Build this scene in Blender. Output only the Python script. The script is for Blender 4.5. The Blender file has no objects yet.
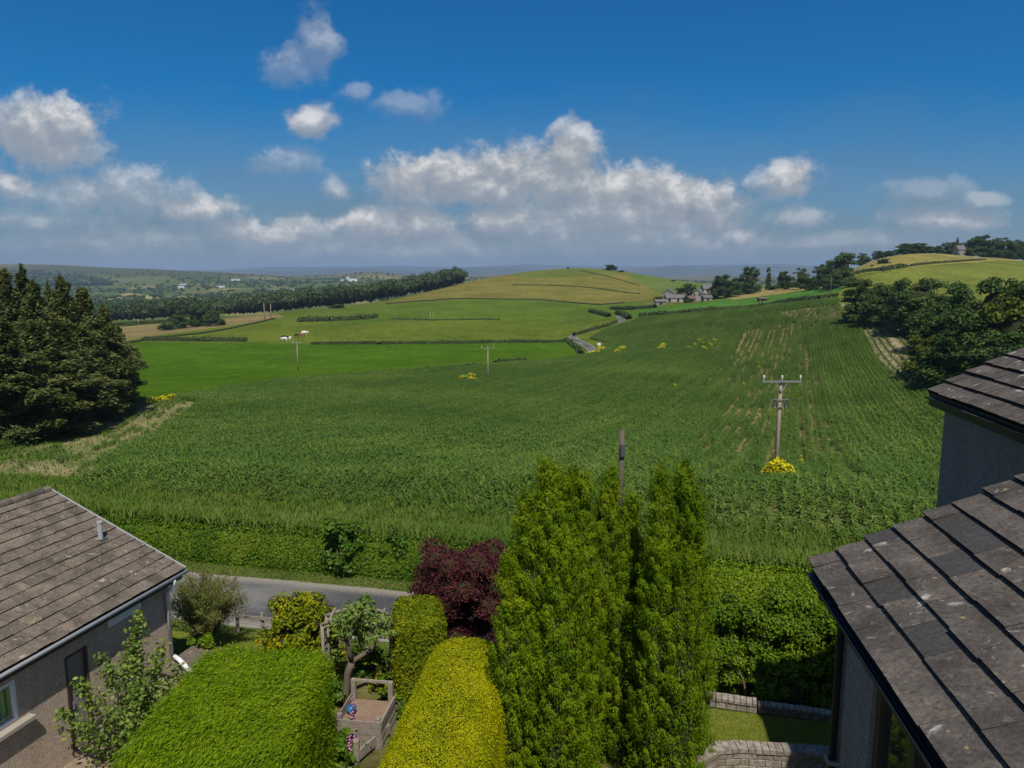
import bpy, math, random
import numpy as np
from mathutils import Vector, Matrix

scene = bpy.context.scene
COL = scene.collection
R = math.radians
rng = np.random.default_rng(7)
random.seed(7)

# ------------------------------------------------------------------ camera
CAMZ, PITCH, F = 9.5, R(8.4), 736.0
cp, sp = math.cos(PITCH), math.sin(PITCH)


def ray(px, py):
    a, b = (px - 512) / F, (py - 384) / F
    return a, cp - b * sp, -sp - b * cp


def at(px, py, Y):
    dx, dy, dz = ray(px, py)
    t = Y / dy
    return Vector((dx * t, Y, CAMZ + dz * t))


def atz(px, py, z):
    dx, dy, dz = ray(px, py)
    t = (z - CAMZ) / dz
    return Vector((dx * t, dy * t, z))


def project(x, y, z):
    zr = z - CAMZ
    d = y * cp - zr * sp
    d = np.maximum(d, 1e-3)
    return 512 + F * x / d, 384 + F * (-(y * sp) - zr * cp) / d


cam = bpy.data.cameras.new('camera')
cam_o = bpy.data.objects.new('camera', cam)
COL.objects.link(cam_o)
cam.sensor_width = 36.0
cam.lens = F / 1024 * 36
cam.clip_end = 60000
cam.clip_start = 0.1
cam_o.location = (0, 0, CAMZ)
cam_o.rotation_euler = (R(90) - PITCH, 0, 0)
scene.camera = cam_o


# ------------------------------------------------------------------ terrain
def lane_d(x, y):
    return (y - (20.46 - 0.2135 * x)) / 1.0225


CP = [  # px, py, forward distance
    (-150, 500, 33), (0, 497, 33), (250, 497, 33), (500, 498, 32), (700, 500, 32), (850, 503, 31), (1000, 508, 30), (1150, 512, 30),
    (-150, 452, 52), (0, 454, 52), (200, 458, 52), (500, 467, 52), (775, 470, 52), (900, 472, 52), (1000, 473, 52), (1200, 470, 52),
    (-150, 440, 72), (0, 438, 72), (100, 428, 75), (200, 426, 76), (500, 434, 75), (775, 437, 75), (900, 432, 75), (1024, 425, 75), (1200, 410, 75),
    (0, 412, 95), (150, 404, 97), (300, 404, 100), (500, 409, 100), (775, 409, 100), (860, 402, 100), (960, 388, 95), (1024, 378, 97), (1200, 360, 97),
    (0, 392, 125), (150, 395, 118), (300, 378, 160), (298, 370, 184), (400, 371, 168), (488, 382, 143), (570, 358, 212),
    (650, 372, 150), (775, 378, 143), (900, 356, 140), (960, 352, 135), (1024, 345, 135), (1200, 335, 130),
    (600, 352, 225), (700, 342, 212), (775, 345, 205), (840, 322, 205), (880, 322, 190), (960, 318, 190), (1024, 312, 190),
    (0, 362, 200), (150, 365, 195), (150, 341, 290), (0, 340, 290), (300, 343, 290), (450, 342, 290), (575, 340, 285),
    (622, 322, 320), (640, 317, 330), (720, 309, 320), (800, 300, 300), (840, 296, 285), (930, 296, 260), (1024, 292, 260),
    (0, 333, 340), (110, 336, 345), (230, 322, 420), (300, 318, 400), (375, 316, 400), (480, 318, 390), (560, 316, 400), (620, 311, 400),
    (130, 330, 400), (385, 303, 520), (470, 298, 540), (540, 299, 540), (600, 304, 500), (650, 300, 500),
    (462, 283, 680), (500, 276, 730), (540, 271, 760), (580, 268, 780), (620, 271, 780), (650, 276, 760), (690, 283, 720),
    (560, 285, 640), (640, 291, 610), (500, 288, 620),
    (690, 303, 420), (663, 300, 440), (730, 297, 430), (780, 290, 420), (760, 304, 345), (835, 289, 335), (820, 284, 420),
    (700, 290, 560), (760, 288, 560), (830, 284, 520),
    (860, 279, 340), (872, 261, 430), (900, 255, 455), (940, 254, 465), (1000, 258, 465), (1100, 258, 465),
    (900, 284, 330), (960, 279, 340), (1024, 280, 340), (950, 262, 420), (1024, 266, 420), (1150, 270, 400),
    (900, 265, 600), (1000, 268, 600), (1150, 268, 600),
    (0, 330, 520), (110, 325, 560), (190, 320, 560), (250, 316, 560), (300, 311, 540), (350, 306, 545), (400, 298, 570), (440, 289, 620),
    (100, 322, 700), (250, 318, 700), (350, 308, 720), (430, 296, 760), (0, 325, 700),
    (500, 283, 950), (580, 280, 1000), (650, 285, 1000), (460, 292, 900),
    (0, 308, 1100), (100, 307, 1100), (250, 303, 1100), (350, 298, 1100), (450, 298, 1200), (600, 292, 1400), (750, 290, 1400), (900, 285, 1200), (1100, 285, 1200),
    (0, 297, 1500), (130, 298, 1500), (280, 294, 1500), (380, 290, 1600),
    (0, 290, 2000), (150, 288, 2000), (280, 286, 2000), (380, 284, 2100), (600, 284, 2200), (900, 281, 2200),
    (0, 282, 2700), (120, 280, 2700), (250, 279, 2700), (330, 279, 2700), (390, 279, 2700),
    (-100, 263, 3500), (0, 264, 3500), (60, 265, 3500), (110, 267, 3500), (160, 269, 3500), (220, 272, 3500), (260, 275, 3500), (320, 277, 3600), (370, 272, 3300), (400, 275, 3600), (600, 279, 3600), (900, 278, 3600),
    (0, 274, 5200), (150, 276, 5200), (300, 277.5, 5200), (600, 278, 5200), (900, 277, 5200),
    (0, 276.5, 12000), (300, 276.5, 12000), (600, 276.5, 12000), (900, 276.5, 12000),
]
VS = 0.30
_pu, _pv, _pt = [], [], []
for px, py, Y in CP:
    dx, dy, dz = ray(px, py)
    _pu.append(dx / dy); _pv.append(math.log(Y) * VS); _pt.append(dz / dy)
for x in (-34, -24, -14, -5, 5, 14, 24, 34):
    for d, z in ((7, -0.35), (9.5, -0.4)):
        y = 20.46 - 0.2135 * x + d * 1.0225
        if abs(x / y) < 1.2:
            _pu.append(x / y); _pv.append(math.log(y) * VS); _pt.append((z - CAMZ) / y)
_pu, _pv, _pt = map(np.array, (_pu, _pv, _pt))


def _ker(r2):
    return 0.5 * r2 * np.log(r2 + 1e-12)


_n = len(_pu)
_A = _ker((_pu[:, None] - _pu) ** 2 + (_pv[:, None] - _pv) ** 2) + np.eye(_n) * 2e-4
_Q = np.stack([np.ones(_n), _pu, _pv], 1)
_sys = np.block([[_A, _Q], [_Q.T, np.zeros((3, 3))]])
_sol = np.linalg.solve(_sys, np.concatenate([_pt, np.zeros(3)]))


def tps(u, v):
    out = np.empty(u.shape)
    uf, vf, of = u.ravel(), v.ravel(), out.ravel()
    for i in range(0, uf.size, 20000):
        a, b = uf[i:i + 20000], vf[i:i + 20000]
        k = _ker((a[:, None] - _pu) ** 2 + (b[:, None] - _pv) ** 2)
        of[i:i + 20000] = k @ _sol[:_n] + _sol[_n] + _sol[_n + 1] * a + _sol[_n + 2] * b
    return of.reshape(u.shape)


def sstep(a, b, x):
    t = np.clip((x - a) / (b - a), 0, 1)
    return t * t * (3 - 2 * t)


def height(x, y):
    x, y = np.atleast_1d(np.asarray(x, float)), np.atleast_1d(np.asarray(y, float))
    d = lane_d(x, y)
    zn = np.interp(d, [-99, -4.6, -2.4, -1.75, 1.65, 2.4, 4, 8, 99], [0, 0, -.66, -.8, -.8, -.45, -.35, -.35, -.35])
    ys = np.maximum(y, 20)
    zt = CAMZ + ys * tps(np.clip(x / ys, -1.15, 1.15), np.log(ys) * VS)
    zt = zt + (fbm2(x, y, 900, 44, 4) - .5) * 46 * sstep(2600, 3600, y)
    w = sstep(8, 18, d)
    return zn * (1 - w) + zt * w


def hz(x, y):
    return float(height(x, y)[0])


_YS = np.exp(np.linspace(math.log(8), math.log(9000), 2600))


def G(px, py, ymin=8):
    """ground point seen at a pixel"""
    dx, dy, dz = ray(px, py)
    zr = CAMZ + dz / dy * _YS
    zt = height(dx / dy * _YS, _YS)
    k = np.nonzero((zt >= zr) & (_YS > ymin))[0]
    Y = _YS[k[0]] if len(k) else 5000
    return Vector((dx / dy * Y, Y, hz(dx / dy * Y, Y)))


# ------------------------------------------------------------------ helpers
def tag(o, label=None, cat=None, group=None, kind=None):
    if label: o['label'] = label
    if cat: o['category'] = cat
    if group: o['group'] = group
    if kind: o['kind'] = kind
    return o


def empty(name, loc, rz=0, **kw):
    o = bpy.data.objects.new(name, None)
    o.empty_display_size = 0.2
    COL.objects.link(o)
    o.location = loc
    o.rotation_euler = (0, 0, rz)
    return tag(o, **kw)


def link(name, me, parent=None, **kw):
    o = bpy.data.objects.new(name, me)
    COL.objects.link(o)
    if parent is not None: o.parent = parent
    return tag(o, **kw)


class MB:
    def __init__(self):
        self.v, self.f, self.mi, self.rv = [], [], [], []

    def add(self, vs, fs, mi=0, rv=None):
        b = len(self.v)
        r = random.random() if rv is None else rv
        self.v += [tuple(p) for p in vs]
        self.rv += [r] * len(vs)
        for f in fs:
            self.f.append(tuple(b + i for i in f)); self.mi.append(mi)

    def box(self, c, s, rz=0, mi=0, bev=0, M=None, rv=None):
        hx, hy, hz_ = s[0] / 2, s[1] / 2, s[2] / 2
        vs = [Vector((x * hx, y * hy, z * hz_)) for z in (-1, 1) for x, y in ((-1, -1), (1, -1), (1, 1), (-1, 1))]
        mt = M if M is not None else Matrix.Translation(c) @ Matrix.Rotation(rz, 4, 'Z')
        self.add([mt @ p for p in vs], [(3, 2, 1, 0), (4, 5, 6, 7), (0, 1, 5, 4), (1, 2, 6, 5), (2, 3, 7, 6), (3, 0, 4, 7)], mi, rv)

    def bar(self, a, b, w, h=None, mi=0):
        a, b = Vector(a), Vector(b)
        h = h or w
        d = b - a
        z = d.normalized()
        x = z.cross(Vector((0, 0, 1)))
        if x.length < 1e-3: x = Vector((1, 0, 0))
        x.normalize(); y = z.cross(x)
        M = Matrix((x, y, z)).transposed().to_4x4()
        M.translation = (a + b) / 2
        self.box((0, 0, 0), (w, h, d.length), M=M, mi=mi)

    def tube(self, pts, rad, n=8, mi=0, cap=True):
        pts = [Vector(p) for p in pts]
        rings = []
        for i, p in enumerate(pts):
            t = (pts[min(i + 1, len(pts) - 1)] - pts[max(i - 1, 0)]).normalized()
            x = t.cross(Vector((0.13, 0.97, 0.2))).normalized()
            y = t.cross(x)
            r = rad[i] if hasattr(rad, '__len__') else rad
            rings.append([p + (x * math.cos(k * 2 * math.pi / n) + y * math.sin(k * 2 * math.pi / n)) * r for k in range(n)])
        vs = [p for g in rings for p in g]
        fs = [(i * n + k, i * n + (k + 1) % n, (i + 1) * n + (k + 1) % n, (i + 1) * n + k) for i in range(len(pts) - 1) for k in range(n)]
        if cap:
            fs.append(tuple(range(n - 1, -1, -1)))
            fs.append(tuple((len(pts) - 1) * n + k for k in range(n)))
        self.add(vs, fs, mi)

    def build(self, name, mats, parent=None, smooth=False, **kw):
        me = bpy.data.meshes.new(name)
        me.from_pydata(self.v, [], self.f)
        for m in (mats if isinstance(mats, (list, tuple)) else [mats]): me.materials.append(m)
        me.polygons.foreach_set('material_index', self.mi)
        if smooth: me.polygons.foreach_set('use_smooth', [True] * len(self.f))
        at_ = me.attributes.new('rv', 'FLOAT', 'POINT')
        at_.data.foreach_set('value', self.rv)
        me.update()
        return link(name, me, parent, **kw)


def bevel(o, w=0.01, seg=1):
    m = o.modifiers.new('bevel', 'BEVEL'); m.width = w; m.segments = seg; m.limit_method = 'ANGLE'
    return o


def np_mesh(name, V, Q, mats, rv=None, mi=None, smooth=False):
    V = np.ascontiguousarray(V, np.float32); Q = np.ascontiguousarray(Q, np.int32)
    me = bpy.data.meshes.new(name)
    nv, nf, k = len(V), len(Q), Q.shape[1]
    me.vertices.add(nv); me.vertices.foreach_set('co', V.ravel())
    me.loops.add(nf * k); me.loops.foreach_set('vertex_index', Q.ravel())
    me.polygons.add(nf)
    me.polygons.foreach_set('loop_start', np.arange(0, nf * k, k, dtype=np.int32))
    me.polygons.foreach_set('loop_total', np.full(nf, k, np.int32))
    for m in (mats if isinstance(mats, (list, tuple)) else [mats]): me.materials.append(m)
    if mi is not None: me.polygons.foreach_set('material_index', np.ascontiguousarray(mi, np.int32))
    if smooth: me.polygons.foreach_set('use_smooth', np.ones(nf, bool))
    if rv is not None:
        a = me.attributes.new('rv', 'FLOAT', 'POINT'); a.data.foreach_set('value', np.ascontiguousarray(rv, np.float32))
    me.update(calc_edges=True)
    me.validate()
    return me


def unit(a):
    return a / np.maximum(np.linalg.norm(a, axis=-1, keepdims=True), 1e-9)


def rnd_dir(n, g=rng):
    return unit(g.normal(size=(n, 3)))


class Leaves:
    """collects diamond leaf cards; every leaf has its own random value"""
    def __init__(self): self.V, self.r, self.n = [], [], 0

    def add(self, P, N, w, l, D=None, fold=0.0, g=rng, rv=None):
        n = len(P)
        N = unit(N)
        if D is None: D = rnd_dir(n, g)
        T = unit(D - (D * N).sum(1, keepdims=True) * N)
        B = np.cross(N, T)
        w = (np.broadcast_to(w, n) * g.uniform(.7, 1.3, n))[:, None]
        l = (np.broadcast_to(l, n) * g.uniform(.7, 1.3, n))[:, None]
        V = np.stack([P - T * l / 2, P + B * w / 2 + N * fold * l, P + T * l / 2, P - B * w / 2 + N * fold * l], 1)
        self.V.append(V.reshape(-1, 3))
        self.r.append(np.repeat(g.random(n) if rv is None else rv, 4))
        self.n += n

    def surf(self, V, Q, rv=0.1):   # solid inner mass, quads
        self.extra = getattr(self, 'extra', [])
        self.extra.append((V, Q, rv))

    def mesh(self, name, mat):
        V = np.concatenate(self.V) if self.V else np.zeros((0, 3)); r = np.concatenate(self.r) if self.r else np.zeros(0)
        Q = np.arange(len(V)).reshape(-1, 4)
        nq = len(Q)
        Vs, Qs, rs, off = [V], [Q], [r], len(V)
        for v, q, rv in getattr(self, 'extra', []):
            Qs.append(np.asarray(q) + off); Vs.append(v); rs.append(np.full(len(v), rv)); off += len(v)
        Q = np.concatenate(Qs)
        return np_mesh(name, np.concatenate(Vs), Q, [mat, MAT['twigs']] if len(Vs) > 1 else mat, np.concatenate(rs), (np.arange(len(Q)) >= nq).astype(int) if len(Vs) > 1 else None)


def fbm2(x, y, s, seed=0, oct=4):
    """cheap value noise, numpy"""
    g = np.random.default_rng(seed)
    tab = g.random((256, 256))
    out = np.zeros(np.shape(x)); a, tot = 1.0, 0
    for o in range(oct):
        fx, fy = np.asarray(x) / s + 37.3 * o, np.asarray(y) / s + 91.7 * o
        ix, iy = np.floor(fx).astype(int), np.floor(fy).astype(int)
        tx, ty = fx - ix, fy - iy
        tx, ty = tx * tx * (3 - 2 * tx), ty * ty * (3 - 2 * ty)
        q = lambda i, j: tab[(ix + i) & 255, (iy + j) & 255]
        out += a * ((q(0, 0) * (1 - tx) + q(1, 0) * tx) * (1 - ty) + (q(0, 1) * (1 - tx) + q(1, 1) * tx) * ty)
        tot += a; a *= .55; s = s / 2
    return out / tot


def inpoly(px, py, poly):
    c = np.zeros(np.shape(px), bool)
    n = len(poly)
    for i in range(n):
        x0, y0 = poly[i]; x1, y1 = poly[i - 1]
        m = ((y0 > py) != (y1 > py)) & (px < (x1 - x0) * (py - y0) / ((y1 - y0) or 1e-9) + x0)
        c ^= m
    return c


# ------------------------------------------------------------------ node materials
def newmat(name):
    m = bpy.data.materials.new(name); m.use_nodes = True
    nt = m.node_tree; nt.nodes.clear()
    return m, nt


class NT:
    def __init__(self, nt): self.nt = nt

    def n(self, t, **kw):
        o = self.nt.nodes.new(t)
        for k, v in kw.items(): setattr(o, k, v)
        return o

    def l(self, a, b): self.nt.links.new(a, b)

    def set(self, sock, v):
        if hasattr(v, 'is_output'): self.l(v, sock)
        else: sock.default_value = v

    def math(self, op, a, b=None, c=None, clamp=False):
        o = self.n('ShaderNodeMath', operation=op, use_clamp=clamp)
        self.set(o.inputs[0], a)
        if b is not None: self.set(o.inputs[1], b)
        if c is not None: self.set(o.inputs[2], c)
        return o.outputs[0]

    def vmath(self, op, a, b=None, c=None):
        o = self.n('ShaderNodeVectorMath', operation=op)
        self.set(o.inputs[0], a)
        if b is not None: self.set(o.inputs[1], b)
        if c is not None: self.set(o.inputs[2], c)
        return o.outputs['Value'] if op in ('LENGTH', 'DOT_PRODUCT', 'DISTANCE') else o.outputs[0]

    def noise(self, vec, scale, detail=4, rough=.55, dist=0, out='Fac'):
        o = self.n('ShaderNodeTexNoise')
        if vec is not None: self.l(vec, o.inputs['Vector'])
        o.inputs['Scale'].default_value = scale; o.inputs['Detail'].default_value = detail
        o.inputs['Roughness'].default_value = rough; o.inputs['Distortion'].default_value = dist
        return o.outputs[out]

    def ramp(self, fac, stops, interp='LINEAR'):
        o = self.n('ShaderNodeValToRGB')
        e = o.color_ramp.elements; o.color_ramp.interpolation = interp
        while len(e) < len(stops): e.new(0.5)
        for i, (p, c) in enumerate(stops):
            e[i].position = p; e[i].color = (*c, 1) if len(c) == 3 else c
        self.l(fac, o.inputs[0])
        return o.outputs[0]

    def mix(self, fac, a, b, typ='MIX'):
        o = self.n('ShaderNodeMix', data_type='RGBA', blend_type=typ)
        self.set(o.inputs[0], fac)
        for s, v in ((o.inputs[6], a), (o.inputs[7], b)):
            if hasattr(v, 'is_output'): self.l(v, s)
            else: s.default_value = (*v, 1) if len(v) == 3 else v
        return o.outputs[2]

    def attr(self, name, out='Fac'):
        o = self.n('ShaderNodeAttribute'); o.attribute_name = name
        return o.outputs[out]

    def smooth(self, a, b, x):
        o = self.n('ShaderNodeMapRange', interpolation_type='SMOOTHSTEP', clamp=True)
        self.set(o.inputs[0], x); o.inputs[1].default_value = a; o.inputs[2].default_value = b
        return o.outputs[0]

    def pbsdf(self, col, rough=.8, spec=.3, bump=None, bstr=.3, bdist=.02, trans=None, metal=0, sheen=0):
        o = self.n('ShaderNodeBsdfPrincipled')
        self.set(o.inputs['Base Color'], col if hasattr(col, 'is_output') else (*col, 1))
        self.set(o.inputs['Roughness'], rough); o.inputs['Specular IOR Level'].default_value = spec
        o.inputs['Metallic'].default_value = metal
        if bump is not None:
            b = self.n('ShaderNodeBump'); b.inputs['Strength'].default_value = bstr; b.inputs['Distance'].default_value = bdist
            self.l(bump, b.inputs['Height']); self.l(b.outputs[0], o.inputs['Normal'])
        out = self.n('ShaderNodeOutputMaterial')
        sh = o.outputs[0]
        if trans:
            t = self.n('ShaderNodeBsdfTranslucent'); self.set(t.inputs[0], col if hasattr(col, 'is_output') else (*col, 1))
            mx = self.n('ShaderNodeMixShader'); mx.inputs[0].default_value = trans
            self.l(o.outputs[0], mx.inputs[1]); self.l(t.outputs[0], mx.inputs[2]); sh = mx.outputs[0]
        self.l(sh, out.inputs[0])
        return o

    def pos(self): return self.n('ShaderNodeNewGeometry').outputs['Position']

    def obj(self): return self.n('ShaderNodeTexCoord').outputs['Object']


def leaf_mat(name, a, b, c, nscale=.5, trans=.25, rough=.55, spec=.25, rnd=0.55):
    """three tones: per-leaf random plus clumps of tone through the plant"""
    m, nt = newmat(name); N = NT(nt)
    rv = N.attr('rv')
    nz = N.noise(N.pos(), nscale, 3, .6)
    nz = N.math('MULTIPLY_ADD', nz, 2.2, -.6)
    orv = N.n('ShaderNodeObjectInfo').outputs['Random']
    f = N.math('ADD', N.math('MULTIPLY', rv, rnd), N.math('MULTIPLY', nz, 1 - rnd))
    f = N.math('ADD', f, N.math('MULTIPLY_ADD', orv, .2, -.1))
    col = N.ramp(f, [(.12, a), (.5, b), (.9, c)])
    N.pbsdf(col, rough, spec, trans=trans)
    return m


def plain(name, col, rough=.7, spec=.3, var=.25, scale=6, metal=0, bump=.15):
    m, nt = newmat(name); N = NT(nt)
    p = N.obj()
    nz = N.noise(p, scale, 5, .6)
    c = N.mix(nz, tuple(x * (1 - var) for x in col), tuple(x * (1 + var) for x in col))
    N.pbsdf(c, rough, spec, nz, bump, .02, metal=metal)
    return m


MAT = {}
MAT['cypress'] = leaf_mat('cypress_foliage', (.045, .105, .002), (.118, .19, .003), (.24, .295, .006), 1.6, .24, .6, .08)
MAT['gold_hedge'] = leaf_mat('golden_hedge_foliage', (.165, .19, .002), (.285, .31, .003), (.43, .42, .006), 1.5, .22, .6, .08)
MAT['green_hedge'] = leaf_mat('green_hedge_foliage', (.07, .155, .002), (.145, .255, .004), (.27, .36, .008), 1.0, .28, .5, .08)
MAT['small_hedge'] = leaf_mat('mixed_hedge_foliage', (.05, .11, .003), (.12, .175, .004), (.28, .28, .008), 1.3, .22, .6, .1)
MAT['maple'] = leaf_mat('purple_maple_foliage', (.055, .016, .02), (.095, .025, .029), (.175, .057, .053), 1.4, .15, .6, .1)
MAT['rough_hedge'] = leaf_mat('roadside_hedge_foliage', (.05, .11, .008), (.10, .175, .01), (.2, .24, .025), .7, .3, .6, .1)
MAT['laurel'] = leaf_mat('laurel_foliage', (.03, .08, .006), (.06, .13, .009), (.12, .2, .016), .9, .18, .5, .15)
MAT['mid_shrub'] = leaf_mat('leafy_shrub_foliage', (.05, .115, .004), (.10, .185, .006), (.185, .265, .012), 1.0, .25, .5, .12)
MAT['bright_shrub'] = leaf_mat('bright_shrub_foliage', (.05, .11, .004), (.105, .185, .006), (.20, .28, .012), 1.0, .25, .5, .12)
MAT['yellow_shrub'] = leaf_mat('yellow_shrub_foliage', (.08, .13, .003), (.18, .22, .004), (.40, .28, .008), 1.3, .2, .6, .1)
MAT['feathery'] = leaf_mat('feathery_shrub_foliage', (.09, .14, .02), (.155, .19, .034), (.31, .225, .10), 1.1, .35)
MAT['rose'] = leaf_mat('climber_foliage', (.085, .15, .022), (.155, .24, .036), (.28, .35, .075), 2.0, .3)
MAT['oak'] = leaf_mat('broadleaf_foliage', (.030, .062, .014), (.055, .104, .021), (.105, .16, .038), .25, .24, .6, .12)
MAT['ash'] = leaf_mat('yellowish_tree_foliage', (.06, .085, .008), (.10, .135, .012), (.17, .18, .022), .25, .22, .6, .12)
MAT['conifer'] = leaf_mat('conifer_foliage', (.05, .075, .018), (.105, .138, .036), (.225, .235, .08), .22, .28, .6, .1)
MAT['wood_far'] = leaf_mat('far_wood_foliage', (.026, .054, .016), (.044, .08, .021), (.075, .118, .03), .03, .12)
MAT['field_hedge'] = leaf_mat('field_hedge_foliage', (.03, .06, .014), (.055, .09, .018), (.1, .13, .03), .15, .15)
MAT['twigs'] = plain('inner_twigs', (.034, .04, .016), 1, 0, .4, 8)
MAT['bark'] = plain('bark', (.13, .105, .08), .9, .1, .4, 5, bump=.5)
MAT['yellow_flower'] = leaf_mat('yellow_flower', (.40, .36, .008), (.58, .52, .008), (.7, .64, .015), 1.0, .2)
MAT['orange_flower'] = plain('orange_flower', (.7, .3, .03), .6, .2, .2)
MAT['pink_flower'] = plain('pink_flower', (.45, .17, .36), .6, .2, .2)
MAT['pole'] = plain('weathered_pole', (.30, .25, .2), .85, .1, .35, 4, bump=.3)
MAT['pole_dark'] = plain('dark_pole', (.11, .09, .07), .85, .1, .35, 4, bump=.3)
MAT['steel'] = plain('galvanised_steel', (.2, .2, .2), .6, .3, .2, 8)
MAT['dark_metal'] = plain('dark_metal', (.07, .075, .08), .5, .4, .2, 8)
MAT['insulator'] = plain('insulator', (.6, .6, .58), .3, .5, .05)
MAT['white_paint'] = plain('white_paint', (.74, .75, .76), .45, .4, .06, 5)
MAT['grey_plastic'] = plain('grey_plastic', (.36, .37, .39), .4, .4, .08, 4)
MAT['light_plastic'] = plain('light_grey_plastic', (.58, .60, .62), .4, .4, .08, 4)
MAT['black_plastic'] = plain('black_plastic', (.012, .013, .017), .45, .3, .2, 4)
MAT['brown_paint'] = plain('brown_joinery', (.045, .03, .025), .5, .35, .2, 6)
MAT['red_brown'] = plain('red_brown_joinery', (.09, .05, .04), .5, .3, .2, 6)
MAT['grey_door'] = plain('grey_door', (.24, .215, .195), .55, .3, .15, 5)
MAT['old_timber'] = plain('old_timber', (.25, .215, .175), .9, .1, .5, 9, bump=.5)
MAT['soil'] = plain('compost', (.23, .16, .11), .95, .05, .4, 12, bump=.6)
MAT['blue_plastic'] = plain('blue_plastic', (.05, .2, .45), .4, .4, .1)
MAT['green_curtain'] = plain('green_curtain', (.36, .55, .26), .9, .05, .3, 4)  # green brightened in the colour to stand in for hedge reflections in the pane
MAT['cow_black'] = plain('black_hide', (.02, .018, .018), .8, .1)
MAT['cow_white'] = plain('white_hide', (.72, .68, .6), .8, .1, .1)
MAT['cow_red'] = plain('red_hide', (.24, .09, .05), .8, .1)
MAT['slate'] = plain('slate_roof', (.13, .125, .13), .7, .2, .25, 1)
MAT['stone_pale'] = plain('pale_stone', (.36, .32, .27), .85, .1, .2, 1)
MAT['stone_grey'] = plain('grey_stone', (.24, .22, .2), .9, .1, .4, 1.2)
MAT['white_wall'] = plain('white_render', (.7, .69, .66), .85, .1, .06, 1)
MAT['barn_brown'] = plain('barn_boards', (.13, .09, .075), .85, .1, .2, 1)
MAT['dark_window'] = plain('dark_glass', (.015, .018, .022), .1, .6, .1)


def glass_mat():
    m, nt = newmat('window_glass'); N = NT(nt)
    N.pbsdf((.018, .022, .022), .03, .9)
    return m


MAT['glass'] = glass_mat()


def render_mat(name, a, b, sc=40):
    m, nt = newmat(name); N = NT(nt)
    p = N.obj()
    g = N.noise(p, sc, 3, .7); w = N.noise(p, .9, 4, .6)
    c = N.mix(w, a, b)
    c = N.mix(N.smooth(.35, .7, g), c, tuple(x * .72 for x in a))
    st_ = N.noise(N.vmath('MULTIPLY', p, (2.2, 2.2, .35)), 1.6, 5, .65)
    c = N.mix(N.smooth(.42, .72, st_), c, N.mix(1.0, c, (.87, .86, .84), 'MULTIPLY'))
    N.pbsdf(c, .95, .1, g, .6, .02)
    return m


MAT['pebbledash'] = render_mat('brown_pebbledash', (.47, .37, .295), (.55, .44, .355), 26)
MAT['grey_render'] = render_mat('grey_roughcast', (.185, .175, .172), (.235, .225, .222), 26)


def tile_mat(name, base, warm, dark, lichen, lich_lo=.66):
    m, nt = newmat(name); N = NT(nt)
    p = N.obj(); rv = N.attr('rv')
    c = N.ramp(rv, [(0, dark), (.10, dark), (.14, base), (.6, warm), (1, base)])
    n1 = N.noise(p, 2.2, 6, .65)
    c = N.mix(N.smooth(.3, .75, n1), c, tuple(x * .5 for x in base))
    n2 = N.noise(p, 9, 5, .7)
    keep = N.smooth(.09, .2, rv)
    c = N.mix(N.math('MULTIPLY', N.smooth(.54, .70, n2), N.math('MULTIPLY', keep, .65)), c, tuple(min(1, x * 1.75) for x in base))
    n6 = N.noise(p, 28, 4, .7)
    c = N.mix(N.smooth(.35, .65, n6), N.mix(1.0, c, (.78, .78, .78), 'MULTIPLY'), N.mix(1.0, c, (1.22, 1.2, 1.16), 'MULTIPLY'))
    n3 = N.noise(p, 4.6, 4, .6, 0.6)
    c = N.mix(N.math('MULTIPLY', N.smooth(lich_lo - .015, lich_lo + .09, n3), N.math('MULTIPLY', keep, .72)), c, lichen)
    n5 = N.noise(p, 5.0, 3, .5, 1.2)
    c = N.mix(N.math('MULTIPLY', N.smooth(.69, .73, n5), N.math('MULTIPLY', keep, .8)), c, (.33, .25, .12))
    n4 = N.noise(p, 20, 3, .6)
    c = N.mix(N.math('MULTIPLY', N.smooth(.61, .68, n4), N.math('MULTIPLY', keep, .8)), c, (.035, .03, .028))
    N.pbsdf(c, .9, .15, N.math('ADD', N.noise(p, 45, 3, .7), N.math('MULTIPLY', n1, 1.5)), .45, .015)
    return m


MAT['tile_l'] = tile_mat('mossy_brown_tile', (.152, .128, .104), (.22, .182, .145), (.115, .105, .09), (.52, .46, .37), .64)
MAT['tile_r'] = tile_mat('grey_brown_tile', (.105, .093, .084), (.14, .12, .104), (.062, .062, .064), (.48, .45, .40), .635)
MAT['tile_edge'] = plain('shadow_line_tile_edge', (.022, .02, .02), .95, .05, .4, 12)  # near black: edge dirt plus the shadow gap under each course, painted in


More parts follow.
